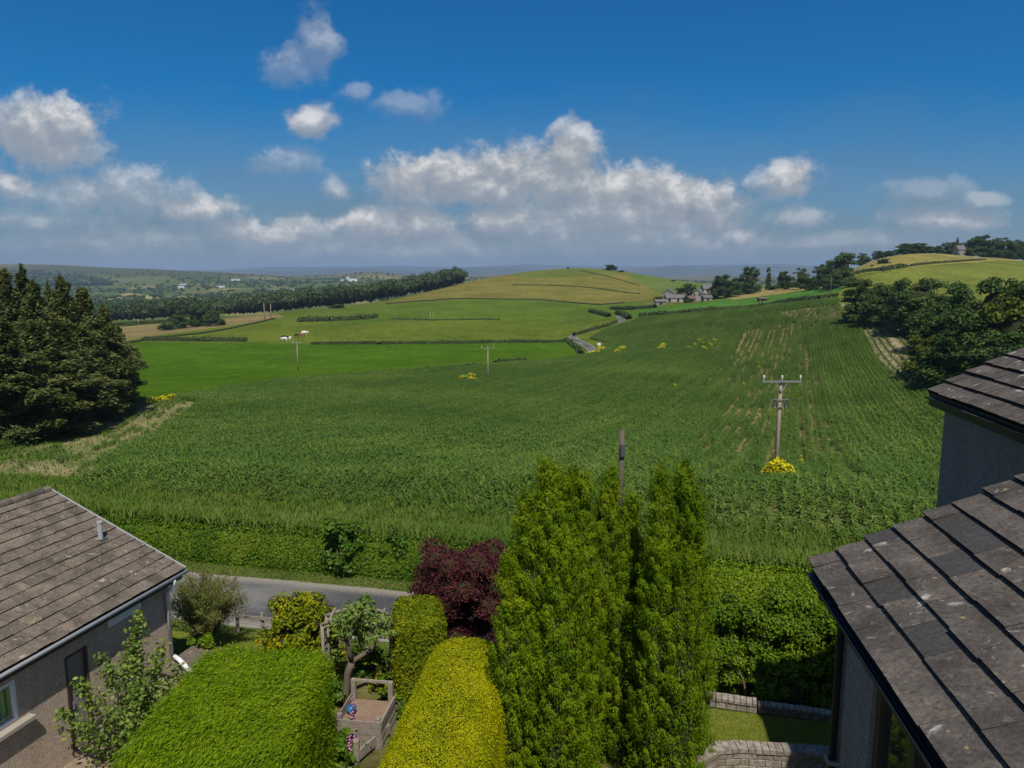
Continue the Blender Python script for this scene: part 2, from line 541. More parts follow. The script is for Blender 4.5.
def ground_mat():
    m, nt = newmat('ground_cover'); N = NT(nt)
    p = N.pos()
    col = N.attr('col', 'Color')
    rough_ = N.attr('tex')
    a = N.noise(p, .035, 5, .6); b = N.noise(p, .35, 5, .65); c = N.noise(p, 4.0, 5, .7); d = N.noise(p, 26, 3, .7)
    a2 = N.noise(p, 1.3, 4, .7); a3 = N.noise(N.vmath('MULTIPLY', p, (.9, .06, .06)), 1.6, 3, .6)
    col = N.mix(N.smooth(.3, .7, a2), N.mix(1.0, col, (.84, .87, .82), 'MULTIPLY'), N.mix(1.0, col, (1.15, 1.1, 1.1), 'MULTIPLY'))
    col = N.mix(N.smooth(.35, .65, a3), N.mix(1.0, col, (.93, .94, .93), 'MULTIPLY'), N.mix(1.0, col, (1.06, 1.05, 1.04), 'MULTIPLY'))
    c1 = N.mix(N.smooth(.25, .75, a), N.mix(1.0, col, (.76, .80, .74), 'MULTIPLY'), N.mix(1.0, col, (1.24, 1.17, 1.2), 'MULTIPLY'))
    c2 = N.mix(N.smooth(.3, .7, b), N.mix(1.0, c1, (.76, .79, .76), 'MULTIPLY'), N.mix(1.0, c1, (1.24, 1.17, 1.15), 'MULTIPLY'))
    c3 = N.mix(N.smooth(.3, .7, c), N.mix(1.0, c2, (.72, .76, .7), 'MULTIPLY'), N.mix(1.0, c2, (1.25, 1.2, 1.25), 'MULTIPLY'))
    N.pbsdf(c3, 1.0, 0, N.math('ADD', c, N.math('MULTIPLY', d, .4)), .5, .06)
    return m


MAT['ground'] = ground_mat()

# ------------------------------------------------------------------ ground sheet
NU, NV = 900, 980
uu = np.linspace(-1.0, 1.0, NU)
vv = np.concatenate([np.exp(np.linspace(math.log(3.0), math.log(1200), 760)), np.exp(np.linspace(math.log(1204), math.log(15000), NV - 760))])
GX = uu[None, :] * (vv[:, None] + 14)
GY = np.repeat(vv[:, None], NU, 1)
GZ = height(GX, GY)
PX, PY = project(GX, GY, GZ)
# ragged borders
jx = (fbm2(GX, GY, 6, 3) - .5)
PXj = PX + jx * np.clip(500 / GY, .8, 10)
PYj = PY + jx * np.clip(160 / GY, .3, 3)
LD = lane_d(GX, GY)
colr = np.empty((NV, NU, 3)); colr[:] = (.09, .13, .02)


def paint(mask, c): colr[mask] = c


def zone(poly, c, y0, y1):
    paint(inpoly(PXj, PYj, poly) & (GY > y0) & (GY < y1), c)


# far valley patchwork: irregular fields
far = GY > 640
gs = np.random.default_rng(21)
sn = 1500
su = gs.uniform(-1, 1, sn); sv = gs.uniform(math.log(640), math.log(7000), sn)
pal = np.array([(.10, .145, .04), (.13, .16, .05), (.09, .135, .035), (.17, .17, .07), (.26, .24, .10), (.075, .115, .035), (.15, .17, .06), (.055, .085, .03)])
pick = gs.choice(len(pal), sn, p=[.2, .17, .17, .12, .1, .1, .09, .05])
fu, fv = (GX / (GY + 14))[far], np.log(GY[far])
lab = np.empty(fu.size, int); edge = np.empty(fu.size)
for i in range(0, fu.size, 8000):
    d2 = ((fu[i:i + 8000, None] - su) * 7) ** 2 + ((fv[i:i + 8000, None] - sv) * 4.6) ** 2
    k = np.argpartition(d2, 1, 1)[:, :2]
    dd = np.take_along_axis(d2, k, 1); o = dd.argmin(1)
    lab[i:i + 8000] = k[np.arange(len(k)), o]
    edge[i:i + 8000] = np.sqrt(dd.max(1)) - np.sqrt(dd.min(1))
colr[far] = pal[pick[lab]] * np.array([.74, .80, .80])
EDGE = np.full(GX.shape, 9.0); EDGE[far] = edge
paint(GY > 2900, (.13, .125, .06))
paint((GY > 2900) & (fbm2(GX, GY, 700, 5) > .56), (.07, .085, .035))
zone([(-90, 272), (0, 272), (60, 274), (105, 281), (124, 290), (60, 289), (-90, 287)], (.02, .04, .02), 2300, 4500)
zone([(90, 299), (128, 293), (165, 297), (240, 296), (235, 300), (170, 301), (120, 303)], (.30, .27, .11), 1000, 2200)

# nearer fields
zone([(100, 350), (380, 350), (600, 345), (560, 320), (470, 320), (300, 320), (230, 322), (140, 340)], (.095, .135, .018), 250, 480)
zone([(230, 325), (300, 318), (380, 306), (470, 299), (545, 299), (600, 305), (640, 300), (640, 318), (560, 321), (470, 321), (300, 322)], (.08, .135, .018), 350, 560)
zone([(385, 304), (430, 301), (470, 299), (540, 300), (590, 305), (625, 303), (645, 300), (705, 288), (720, 262), (440, 258), (430, 290)], (.155, .15, .036), 480, 980)
zone([(640, 300), (655, 292), (640, 284), (625, 272), (640, 262), (720, 268), (712, 290), (665, 300)], (.105, .155, .035), 560, 900)
zone([(500, 268), (540, 262), (600, 262), (625, 268), (612, 276), (560, 277), (520, 279)], (.115, .145, .03), 640, 900)
zone([(100, 345), (150, 336), (200, 330), (285, 317), (275, 313), (190, 320), (110, 328)], (.20, .165, .075), 290, 560)
zone([(130, 402), (205, 391), (300, 379), (400, 371), (480, 364), (568, 358), (592, 353), (574, 341), (300, 343.5), (120, 342)], (.055, .12, .008), 100, 300)
zone([(620, 320), (640, 314), (720, 308.5), (800, 300), (850, 290), (835, 284), (780, 292), (700, 303), (640, 309)], (.065, .16, .026), 290, 440)
zone([(735, 300), (780, 294), (830, 286), (850, 276), (780, 276), (730, 285), (720, 296)], (.235, .205, .075), 335, 560)
zone([(640, 307), (690, 302), (715, 299), (700, 292), (650, 296)], (.12, .13, .05), 380, 470)
zone([(845, 285), (860, 274), (905, 268), (950, 264), (1000, 261), (1100, 262), (1100, 250), (840, 245)], (.215, .20, .065), 320, 520)
zone([(830, 300), (857, 277), (905, 269), (950, 265), (1000, 262), (1150, 264), (1150, 320), (850, 330)], (.135, .165, .034), 200, 470)
maize_poly = [(-400, 520), (-200, 455), (40, 446), (140, 405), (205, 393), (300, 380), (400, 372), (480, 366), (560, 360), (600, 353), (606, 343), (590, 339), (604, 331), (640, 319), (720, 311), (800, 302.5), (838, 299), (846, 316), (880, 324), (905, 340), (925, 360), (938, 385), (960, 400), (1040, 410), (1300, 440), (1300, 600), (-400, 600)]
inm = inpoly(PX, PY, maize_poly) & (LD > 8.5) & (GY < 345)
paint(inm, (.15, .14, .065))
paint(inm & (LD < 24), (.115, .145, .045))
headland = [(0, 500), (60, 492), (150, 440), (205, 403), (150, 398), (40, 440), (-60, 470)]
zone(headland, (.26, .23, .125), 25, 110)
zone([(690, 500), (690, 460), (722, 395), (745, 330), (800, 322), (830, 420), (880, 500)], (.215, .175, .085), 36, 260)
zone([(855, 318), (895, 318), (925, 352), (935, 378), (905, 382), (880, 360)], (.30, .255, .165), 90, 260)
zone([(775, 312), (845, 304), (846, 318), (800, 322)], (.25, .205, .12), 180, 320)
# near: verges, lawn, soil
paint((LD > 1.7) & (LD < 8.8), (.14, .15, .045))
paint(LD <= 1.7, (.13, .165, .035))
paint((np.abs(LD) < 2.2), (.15, .15, .07))
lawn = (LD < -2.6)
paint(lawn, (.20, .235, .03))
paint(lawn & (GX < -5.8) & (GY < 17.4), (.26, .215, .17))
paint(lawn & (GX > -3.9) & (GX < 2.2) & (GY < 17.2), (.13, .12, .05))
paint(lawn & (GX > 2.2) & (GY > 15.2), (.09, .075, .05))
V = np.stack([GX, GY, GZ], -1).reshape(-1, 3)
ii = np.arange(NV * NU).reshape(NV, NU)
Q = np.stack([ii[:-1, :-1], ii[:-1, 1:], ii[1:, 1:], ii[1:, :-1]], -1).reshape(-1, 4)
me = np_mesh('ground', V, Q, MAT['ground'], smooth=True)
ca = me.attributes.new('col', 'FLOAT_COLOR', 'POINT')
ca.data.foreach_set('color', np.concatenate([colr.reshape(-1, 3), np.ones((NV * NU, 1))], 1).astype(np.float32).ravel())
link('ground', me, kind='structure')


# distant blue fells
def ridge(name, Y, pts, depth):
    px = np.array([p[0] for p in pts], float); py = np.array([p[1] for p in pts], float)
    n = 260
    xs = np.linspace(px[0], px[-1], n)
    ys = np.interp(xs, px, py) + (fbm2(xs, xs * 0 + Y, 40, 9) - .5) * 2.5
    rows = []
    for k, (f, dy) in enumerate(((0.0, -depth), (.45, -depth * .6), (.8, -depth * .25), (1.0, 0), (.3, depth))):
        row = []
        for x, y in zip(xs, ys):
            p = at(x, y - 2.2, Y)
            zz = -60 + (p.z + 60) * f
            row.append((p.x, Y + dy + 300 * math.sin(x * .05 + k), zz))
        rows.append(row)
    Vr = np.array(rows).reshape(-1, 3); i2 = np.arange(5 * n).reshape(5, n)
    Qr = np.stack([i2[:-1, :-1], i2[:-1, 1:], i2[1:, 1:], i2[1:, :-1]], -1).reshape(-1, 4)
    m, nt = newmat('fell_cover'); N = NT(nt)
    N.pbsdf(N.mix(N.smooth(.4, .6, N.noise(N.pos(), .0012, 5, .6)), (.04, .05, .028), (.075, .075, .04)), 1, 0)
    link(name, np_mesh(name, Vr, Qr, m, smooth=True), kind='structure')


ridge('distant_hills', 9500, [(-250, 275), (200, 275), (250, 272), (300, 274), (340, 270), (375, 271), (420, 274), (470, 269), (520, 271), (580, 273), (640, 271), (670, 267), (700, 271), (740, 268), (790, 269), (850, 274), (1300, 274)], 1500)
ridge('distant_hills', 12500, [(-250, 273), (150, 273), (300, 269), (380, 268), (450, 270), (520, 267), (640, 269), (720, 266), (780, 266), (850, 270), (1300, 272)], 1500)


# ------------------------------------------------------------------ roads
def road_mat():
    m, nt = newmat('worn_tarmac'); N = NT(nt)
    p = N.attr('uvw', 'Vector')
    sc = N.vmath('MULTIPLY', p, (.14, 1.0, 1.0))
    a = N.noise(sc, 1.3, 5, .6); b = N.noise(p, 12, 4, .7)
    sx = N.n('ShaderNodeSeparateXYZ'); N.l(p, sx.inputs[0])
    c = N.mix(N.smooth(.42, .58, a), (.105, .104, .106), (.165, .16, .155))
    patch = N.math('MULTIPLY', N.smooth(.50, .56, N.noise(N.vmath('MULTIPLY', p, (.10, .55, 1)), 1.0, 3, .5)), .85)
    c = N.mix(patch, c, (.058, .059, .064))
    ed = N.smooth(.30, .46, N.math('ADD', N.math('ABSOLUTE', sx.outputs[1]), N.math('MULTIPLY_ADD', b, .16, -.08)))
    c = N.mix(ed, c, (.235, .215, .18))
    c = N.mix(N.smooth(.55, .75, b), c, (.2, .195, .185))
    N.pbsdf(c, .9, .2, b, .4, .01)
    return m


MAT['road'] = road_mat()


def road(name, pts, w, lift=.03, step=1.0, nx=9, use_z=None):
    P = [Vector(p) for p in pts]
    out = []
    for a, b in zip(P[:-1], P[1:]):
        n = max(1, int((b - a).length / step))
        out += [a.lerp(b, i / n) for i in range(n)]
    out.append(P[-1])
    A = np.array([(p.x, p.y) for p in out])
    for _ in range(8): A[1:-1] = (A[:-2] + 2 * A[1:-1] + A[2:]) / 4
    T = unit(np.gradient(A, axis=0)); Nn = np.stack([-T[:, 1], T[:, 0]], 1)
    s = np.concatenate([[0], np.cumsum(np.linalg.norm(np.diff(A, axis=0), axis=1))])
    k = np.linspace(-.5, .5, nx)
    ww = w * (1 + .10 * (fbm2(s, s * 0, 3, 2) - .5))
    X = A[:, None, :] + Nn[:, None, :] * (k[None, :, None] * ww[:, None, None])
    Z = height(X[..., 0], X[..., 1]) + lift + .03 * (1 - (2 * k[None, :]) ** 2)
    Vv = np.concatenate([X, Z[..., None]], -1).reshape(-1, 3)
    i2 = np.arange(len(A) * nx).reshape(len(A), nx)
    Qv = np.stack([i2[:-1, 1:], i2[:-1, :-1], i2[1:, :-1], i2[1:, 1:]], -1).reshape(-1, 4)
    me = np_mesh(name, Vv, Qv, MAT['road'], smooth=True)
    at_ = me.attributes.new('uvw', 'FLOAT_VECTOR', 'POINT')
    at_.data.foreach_set('vector', np.stack([np.repeat(s, nx), np.tile(k, len(A)) * 1.0, np.zeros(len(A) * nx)], 1).astype(np.float32).ravel())
    return link(name, me, kind='structure')


road('road', [(x, 20.46 - .2135 * x, 0) for x in range(-40, 44, 4)], 3.3)
far_lane = [G(*p) for p in ((470, 369), (520, 363.5), (560, 359.5), (583, 356.5), (594, 351), (586, 345), (576, 340.5), (571, 336.5), (582, 332), (602, 327.5), (618, 323.5), (624, 320), (618, 316))]
road('road', far_lane, 3.1, .12, 2.0)


# ------------------------------------------------------------------ plants
def lobes_leaves(L, centres, radii, per, lw, ll, g, up=.35, shell=.35, squash=.85):
    for c, r in zip(centres, radii):
        n = int(per * r * r)
        if n < 4: n = 4
        d = rnd_dir(n, g)
        keep = d[:, 2] > -.55
        d = d[keep]; n = len(d)
        rr = r * (1 - shell * g.random(n) ** 1.6)
        rr *= 1 + .18 * np.sin(d[:, 0] * 9 + c[0] * 5) * np.sin(d[:, 1] * 8 + c[1] * 5) * np.sin(d[:, 2] * 7 + c[2])
        P = np.asarray(c) + d * rr[:, None] * np.array([1, 1, squash])
        Nn = d * .7 + rnd_dir(n, g) * .65 + np.array([0, 0, up])
        L.add(P, Nn, lw, ll, fold=.12, g=g)


def sphere_core(c, r, n=10):
    th = np.linspace(0, np.pi, n // 2 + 1); ph = np.linspace(0, 2 * np.pi, n, endpoint=False)
    V = np.array([[c[0] + r[0] * math.sin(t) * math.cos(p), c[1] + r[1] * math.sin(t) * math.sin(p), c[2] + r[2] * math.cos(t)] for t in th for p in ph])
    Q = [(i * n + k, (i + 1) * n + k, (i + 1) * n + (k + 1) % n, i * n + (k + 1) % n) for i in range(n // 2) for k in range(n)]
    return V, np.array(Q)


def broadleaf_mesh(seed, mat, H=12., Rr=5., lw=.32, ll=.5, per=95, low=-.04, nl=62, cone=0.0):
    """crown mesh + trunk mesh, base at the origin"""
    g = np.random.default_rng(seed)
    L = Leaves(); cs, rs = [], []
    zc, zr = H * (low + (1 - low) / 2), H * (1 - low) / 2
    for i in range(nl):
        t = g.uniform(.06, .87) if i % 3 else g.uniform(.05, .35)
        prof = math.sqrt(max(.10, 1 - ((t - .38) / .62) ** 2)) if t > .38 else .86 + .14 * t / .38
        prof *= 1 - cone * t
        q = math.sqrt(g.random()) * .84; a = g.uniform(0, 6.283)
        cs.append(np.array([math.cos(a) * q * Rr * prof, math.sin(a) * q * Rr * prof, H * (low + (1 - low) * t)])); rs.append(g.uniform(.17, .34) * Rr * (.6 + .4 * prof))
    lobes_leaves(L, cs, rs, per, lw, ll, g, shell=.5)
    for c, r in zip(cs, rs): L.surf(*sphere_core(c, (r * .5, r * .5, r * .42), 8), rv=.15)
    L.surf(*sphere_core((0, 0, zc * .9), (Rr * .4, Rr * .4, zr * .55)), rv=.1)
    b = MB()
    b.tube([(0, 0, -.5), (.05, 0, H * .1), (.1, .05, H * .3), (0, .1, H * .6)], [Rr * .09, Rr * .065, Rr * .05, Rr * .02], 8)
    for i in range(6):
        c = cs[i * 3]
        b.tube([(.05, .02, H * .18), tuple(np.array(c) * .5 + np.array([0, 0, H * .12])), tuple(c)], [Rr * .04, Rr * .025, Rr * .008], 5)
    return L.mesh('crown', MAT[mat]), b


def conifer_mesh(seed, H=17., Rr=3., pine=False):
    g = np.random.default_rng(seed)
    L = Leaves()
    nb = 95 if not pine else 80
    b = MB()
    b.tube([(0, 0, -.6), (0, 0, H * .4), (.05, 0, H * .97)], [.26, .18, .03], 8)
    for i in range(nb):
        t = (i + g.random()) / nb
        z = H * (.05 + .93 * t)
        if pine:
            prof = Rr * 1.25 * (.55 + .55 * math.sin(min(1, t * 1.1 + .15) * math.pi) ** .7) * (1 - .75 * max(0, t - .55) / .45)
        else:
            prof = Rr * 1.1 * ((1 - t) ** .62 + .03) * (.85 if t < .1 else 1)
        ln = prof * g.uniform(.5, 1.2)
        a = i * 2.4 + g.uniform(-.5, .5)
        droop = (-.28 if not pine else -.02) + g.uniform(-.12, .12)
        n = int(95 * ln + 30)
        s = g.random(n) ** .65
        side = g.normal(size=n) * .22 * ln * (1.1 - s * .75)
        ca_, sa_ = math.cos(a), math.sin(a)
        X = ln * s
        up = droop * X + (.06 * X * X / max(ln, .1) if not pine else .12 * X)
        tuft = g.normal(size=n) * (.14 if not pine else .26)
        hang = -np.abs(side) * .25
        P = np.stack([X * ca_ - side * sa_, X * sa_ + side * ca_, z + up + tuft + hang], 1)
        out = np.array([ca_, sa_, droop])
        D = out * 1.0 + rnd_dir(n, g) * .7 + np.stack([-np.sign(side) * sa_ * .6, np.sign(side) * ca_ * .6, np.zeros(n)], 1)
        Nn = np.array([0, 0, 1.0]) + rnd_dir(n, g) * .8
        L.add(P, Nn, .17, .52, D=D, g=g)
        b.tube([(0, 0, z), (ca_ * ln * .8, sa_ * ln * .8, z + droop * ln * .8)], [.05, .012], 4, cap=False)
    n = 160
    z = H * (.86 + .145 * g.random(n))
    L.add(np.stack([g.normal(size=n) * .1, g.normal(size=n) * .1, z], 1), rnd_dir(n, g), .12, .4, D=np.tile([0, 0, 1.], (n, 1)) + rnd_dir(n, g) * .4, g=g)
    return L.mesh('crown', MAT['conifer']), b


def tree_proto(build):
    crown, tb = build
    to = tb.build('trunk', MAT['bark'], None, smooth=True)
    tm = to.data
    bpy.data.objects.remove(to)
    return crown, tm


def plant_tree(name, proto, x, y, sxy, sz, label, cat='tree', group=None, rz=None, z=None, ground=True):
    crown, tm = proto
    e = empty(name, (x, y, hz(x, y) if z is None else z), random.random() * 6.28 if rz is None else rz, label=label, cat=cat, group=group)
    e.scale = (sxy, sxy, sz)
    if tm: link('trunk', tm, e)
    link('crown', crown, e)
    return e


def tree_at(name, proto, H0, R0, px, top, Y, rad, label, group=None, **kw):
    p = at(px, top, Y)
    zb = hz(p.x, p.y)
    return plant_tree(name, proto, p.x, p.y, rad / R0, (p.z - zb) / H0, label, group=group, z=zb - .1, **kw)


OAK = [tree_proto(broadleaf_mesh(s, 'oak', low=(.0, .05, .0, .03)[s - 11], nl=(62, 54, 70, 58)[s - 11])) for s in (11, 12, 13, 14)]
ASH = [tree_proto(broadleaf_mesh(s, 'ash', low=-.05)) for s in (21,)]
PEAK = [tree_proto(broadleaf_mesh(s, 'oak', nl=60, cone=.5, low=-.04)) for s in (31, 32)]
FIR = [tree_proto(conifer_mesh(s)) for s in (41, 42)]
PINE = [tree_proto(conifer_mesh(s, pine=True)) for s in (51, 52, 53)]

g_ = 'conifers at the left edge of the maize field'
conifers = [
    ('pine_tree', PINE[0], -62, 262, 64, 3.3, 'dark pine cut off by the left picture edge'),
    ('pine_tree', PINE[1], -22, 266, 70, 3.2, 'broad dark pine at the far left of the conifer stand'),
    ('pine_tree', PINE[0], 4, 268, 78, 2.7, 'tall pine at the left end of the conifer skyline'),
    ('fir_tree', FIR[1], 21, 264, 84, 2.4, 'sharp pointed fir, tallest spire of the conifer stand'),
    ('pine_tree', PINE[2], 32, 281, 76, 2.6, 'pine with a ragged top just right of the tallest spire'),
    ('fir_tree', FIR[0], 47, 279, 90, 1.5, 'thin narrow conifer standing in the skyline gap'),
    ('pine_tree', PINE[1], 61, 275, 80, 2.6, 'bushy pine in the middle of the conifer skyline'),
    ('pine_tree', PINE[0], 83, 287, 84, 3.0, 'pine with wide layered branches right of the bushy pine'),
    ('pine_tree', PINE[1], 103, 303, 89, 2.0, 'brownish pine second from the right end of the conifers'),
    ('pine_tree', PINE[2], 118, 326, 93, 1.6, 'low pine at the right end of the conifers, boughs over the field'),
    ('pine_tree', PINE[1], 2, 318, 62, 2.9, 'olive green pine in front of the stand at the left edge'),
    ('pine_tree', PINE[2], 33, 322, 68, 3.0, 'light olive pine in the front row of the conifer stand'),
    ('pine_tree', PINE[1], 58, 318, 72, 2.8, 'shaggy pine in the middle of the front conifer row'),
    ('pine_tree', PINE[0], 86, 340, 80, 2.2, 'short dark pine at the right of the front conifer row'),
]
for n_, pr, px, top, Y, rad, lab_ in conifers:
    tree_at(n_, pr, 17., 3., px, top, Y, rad * 1.22, lab_, g_)

g_ = 'trees along the right edge of the maize field'
belt = [
    ('broadleaf_tree', OAK[0], 866, 275, 195, 5.6, 'dark rounded tree at the far end of the right hand tree belt'),
    ('broadleaf_tree', OAK[1], 888, 279, 182, 5.4, 'round dark tree second from the far end of the right belt'),
    ('broadleaf_tree', OAK[2], 921, 272, 165, 6.6, 'large dome shaped dark tree in the middle of the right belt'),
    ('broadleaf_tree', OAK[3], 905, 292, 172, 4.4, 'low tree filling the gap left of the large dome shaped tree'),
    ('broadleaf_tree', PEAK[0], 958, 277, 150, 4.4, 'upright light green tree rising behind the near belt trees'),
    ('broadleaf_tree', PEAK[1], 1000, 262, 118, 5.4, 'tallest tree of the right belt with spiky upright shoots'),
    ('broadleaf_tree', OAK[1], 948, 304, 112, 4.6, 'shaggy mid green tree at the left of the near belt group'),
    ('broadleaf_tree', OAK[2], 974, 300, 98, 5.0, 'wide dark tree in front of the spiky tree'),
    ('broadleaf_tree', ASH[0], 1022, 284, 92, 4.9, 'yellowish green tree at the right picture edge'),
    ('broadleaf_tree', OAK[0], 1000, 325, 88, 4.2, 'dark low tree just above the far roof corner'),
    ('broadleaf_tree', OAK[3], 957, 330, 96, 4.2, 'dark bushy tree whose shadow falls on the crop edge'),
    ('broadleaf_tree', ASH[0], 930, 330, 108, 3.2, 'small yellowish green tree at the field side of the belt'),
    ('broadleaf_tree', OAK[1], 1058, 268, 96, 5.5, 'dark tree behind the belt, mostly past the right picture edge'),
    ('broadleaf_tree', OAK[3], 972, 280, 128, 5.4, 'dark round tree in the gap left of the spiky tree'),
    ('broadleaf_tree', OAK[2], 942, 288, 140, 4.8, 'dark tree just right of the large dome shaped tree'),
    ('broadleaf_tree', OAK[1], 984, 318, 104, 4.6, 'dark tree low in the middle of the near belt group'),
    ('broadleaf_tree', ASH[0], 992, 362, 82, 2.4, 'low pale bush at the foot of the belt beside the far roof'),
]
for n_, pr, px, top, Y, rad, lab_ in belt:
    tree_at(n_, pr, 12., 5., px, top, Y, rad * 1.12, lab_, g_)

g_ = 'trees round the farm and along the far field edge'
farm_trees = [
    (OAK[0], 690, 282, 452, 5.5, 'dark tree rising behind the grey farm barn roof'),
    (OAK[1], 680, 286, 455, 3.6, 'small dark tree left of the farmhouse, behind the barn'),
    (OAK[2], 726, 272, 430, 9.0, 'biggest dark tree standing right of the farmhouse gable'),
    (OAK[1], 706.5, 293, 428, 3.0, 'bushy tree hiding the right side of the farmhouse'),
    (OAK[3], 687, 294.5, 418, 2.2, 'low bush before the brown farm shed'),
    (OAK[0], 659, 296, 446, 4.0, 'dark tree at the left end of the farm buildings'),
    (OAK[3], 714, 281, 438, 4.4, 'tree tucked between farmhouse gable and the biggest farm tree'),
    (OAK[1], 739, 276, 450, 5.0, 'dark tree between the two largest farm trees'),
    (OAK[0], 751, 264, 438, 7.2, 'tall oval tree at the right end of the farm trees'),
    (PEAK[0], 769, 265, 470, 2.6, 'thin sparse tree alone against the distant blue fells'),
    (OAK[2], 786, 269, 420, 5.2, 'low tree at the left end of the long far hedgerow'),
    (OAK[3], 802, 266, 400, 5.2, 'tree in the far hedgerow beside the tan field'),
    (OAK[0], 822, 262, 375, 6.0, 'round tree in the far hedgerow left of the big domed one'),
    (OAK[1], 843, 249, 345, 8.0, 'big domed tree at the left foot of the right hand hill'),
    (OAK[2], 833, 272, 335, 5.0, 'bushy tree below the big domed hedgerow tree'),
    (OAK[3], 851, 277, 320, 4.4, 'low dark tree right of the thin pole on the far field edge'),
    (OAK[0], 812, 277, 365, 4.2, 'low bush tree under the far hedgerow by the green strip'),
    (OAK[1], 610, 264, 770, 8.0, 'dark tree alone on the crest of the brown hill'),
    (OAK[2], 621, 270, 760, 4.0, 'small bush just right of the crest tree on the brown hill'),
    (OAK[3], 673, 279.5, 720, 3.0, 'tiny tree on the skyline right of the brown hill'),
    (OAK[0], 568, 266.5, 780, 1.6, 'tiny thorn bush on the very top of the brown hill'),
    (OAK[1], 885, 258, 400, 3.8, 'small lone tree in the yellowish field of the right hill'),
    (PEAK[1], 872, 264, 395, 1.3, 'thin sapling beside the lone tree on the right hill'),
    (OAK[2], 337, 304, 500, 6.5, 'single tree standing out in front of the far wood edge'),
    (OAK[3], 178, 308, 385, 5.5, 'bright green rounded tree left in the clump before the far wood'),
    (OAK[0], 197, 301.5, 395, 6.5, 'bright green tree in the middle of the clump before the far wood'),
    (OAK[1], 215, 308, 390, 5.6, 'right hand tree of the bright clump before the far wood'),
    (OAK[2], 166, 322, 375, 5.0, 'low dark bush tree at the left of the bright clump'),
]
for pr, px, top, Y, rad, lab_ in farm_trees:
    tree_at('broadleaf_tree', pr, 12., 5., px, top, Y, rad, lab_, g_)

g_ = 'trees on the crest of the right hand hill'
crest = [
    (OAK[3], 864, 254, 450, 4, 'low thorn bush at the left start of the hill crest trees'),
    (OAK[0], 880, 252, 455, 4.2, 'second low bush along the left hill crest'),
    (OAK[1], 892, 252, 460, 4, 'low bush beside the first tall crest trees'),
    (OAK[1], 909, 244, 470, 6.5, 'left tree of the first tall clump on the hill crest'),
    (OAK[2], 922, 244, 472, 6.5, 'right tree of the first tall clump on the hill crest'),
    (OAK[3], 937, 247, 475, 5.0, 'smaller round tree on the crest right of the first clump'),
    (OAK[0], 950, 243, 478, 5.2, 'round crest tree just left of the pale house'),
    (FIR[0], 958, 239, 485, 1.8, 'thin pointed conifer rising behind the pale crest house'),
    (OAK[1], 974, 238, 480, 7.0, 'tall crest tree immediately right of the pale house'),
    (OAK[2], 986, 235, 482, 8.0, 'highest round tree on the right hill crest'),
    (OAK[3], 1000, 238, 484, 7.0, 'crest tree right of the highest one'),
    (OAK[0], 1013, 240, 486, 7.0, 'crest tree second from the right picture edge'),
    (OAK[1], 1026, 241, 488, 7.0, 'crest tree at the right picture edge'),
]
for pr, px, top, Y, rad, lab_ in crest:
    c = pr is FIR[0]
    tree_at('fir_tree' if c else 'broadleaf_tree', pr, 17. if c else 12., 3. if c else 5., px, top - 2.2, Y + 22, rad * 1.3, lab_, g_)


# far wood on the ridge: one mass
def wood(name, spots, crown, H, lw, per, mat, label, g, **kw):
    L = Leaves()
    x = spots[:, 0]; y = spots[:, 1]; z = height(x, y)
    n = len(x)
    hh = H * g.uniform(.7, 1.15, n); rr = crown * g.uniform(.7, 1.25, n)
    k = per
    nlb = 6
    lob = rnd_dir(n * nlb, g).reshape(n, nlb, 3); lob[..., 2] = np.abs(lob[..., 2]) * .9 - .15
    lob *= g.uniform(.35, .7, (n, nlb, 1))
    which = g.integers(0, nlb, (n, k))
    d = rnd_dir(n * k, g).reshape(n, k, 3); d[..., 2] = np.abs(d[..., 2]) * 1.25 - .25
    off = np.take_along_axis(lob, which[..., None], 1) + d * .48
    P = np.stack([x, y, z + hh * .62], 1)[:, None, :] + off * np.stack([rr, rr, hh * .42], 1)[:, None, :]
    Nn = (d * .9 + rnd_dir(n * k, g).reshape(n, k, 3) * .4 + np.array([0, 0, .2])).reshape(-1, 3)
    rv = np.repeat(g.random(n), k) * .55 + g.random(n * k) * .45
    L.add(P.reshape(-1, 3), Nn, lw, lw * 1.3, g=g, rv=rv)
    for i in range(n):
        L.surf(*sphere_core((x[i], y[i], z[i] + hh[i] * .55), (rr[i] * .42, rr[i] * .42, hh[i] * .3), 6), rv=.15)
    return link(name, L.mesh(name, MAT[mat]), label=label, cat='wood', kind='stuff', **kw)


g9 = np.random.default_rng(99)
cx, cy = g9.uniform(-1, 1, 60000), np.exp(g9.uniform(math.log(430), math.log(900), 60000))
wx = cx * cy * .75; wz = height(wx, cy); wpx, wpy = project(wx, cy, wz)
wfront = np.interp(wpx, [60, 110, 190, 250, 300, 350, 400, 440, 466], [470, 485, 500, 508, 522, 545, 575, 620, 672])
msk = (wpx > 50) & (wpx < 463) & (cy > wfront + 12 * (fbm2(wx, cy, 30, 12) - .5)) & (cy < wfront + 150)
sp_ = np.stack([wx[msk], cy[msk]], 1)
keep = []
cell = {}
for p in sp_:
    k = (int(p[0] // 7.5), int(p[1] // 7.5))
    if k in cell: continue
    cell[k] = 1; keep.append(p)
sp_ = np.array(sorted(keep, key=lambda p: p[1]))[:1300]
wood('woodland', sp_, 6.2, 15.5, 1.0, 170, 'wood_far', 'dark mixed wood covering the far ridge left of the brown hill', g9)

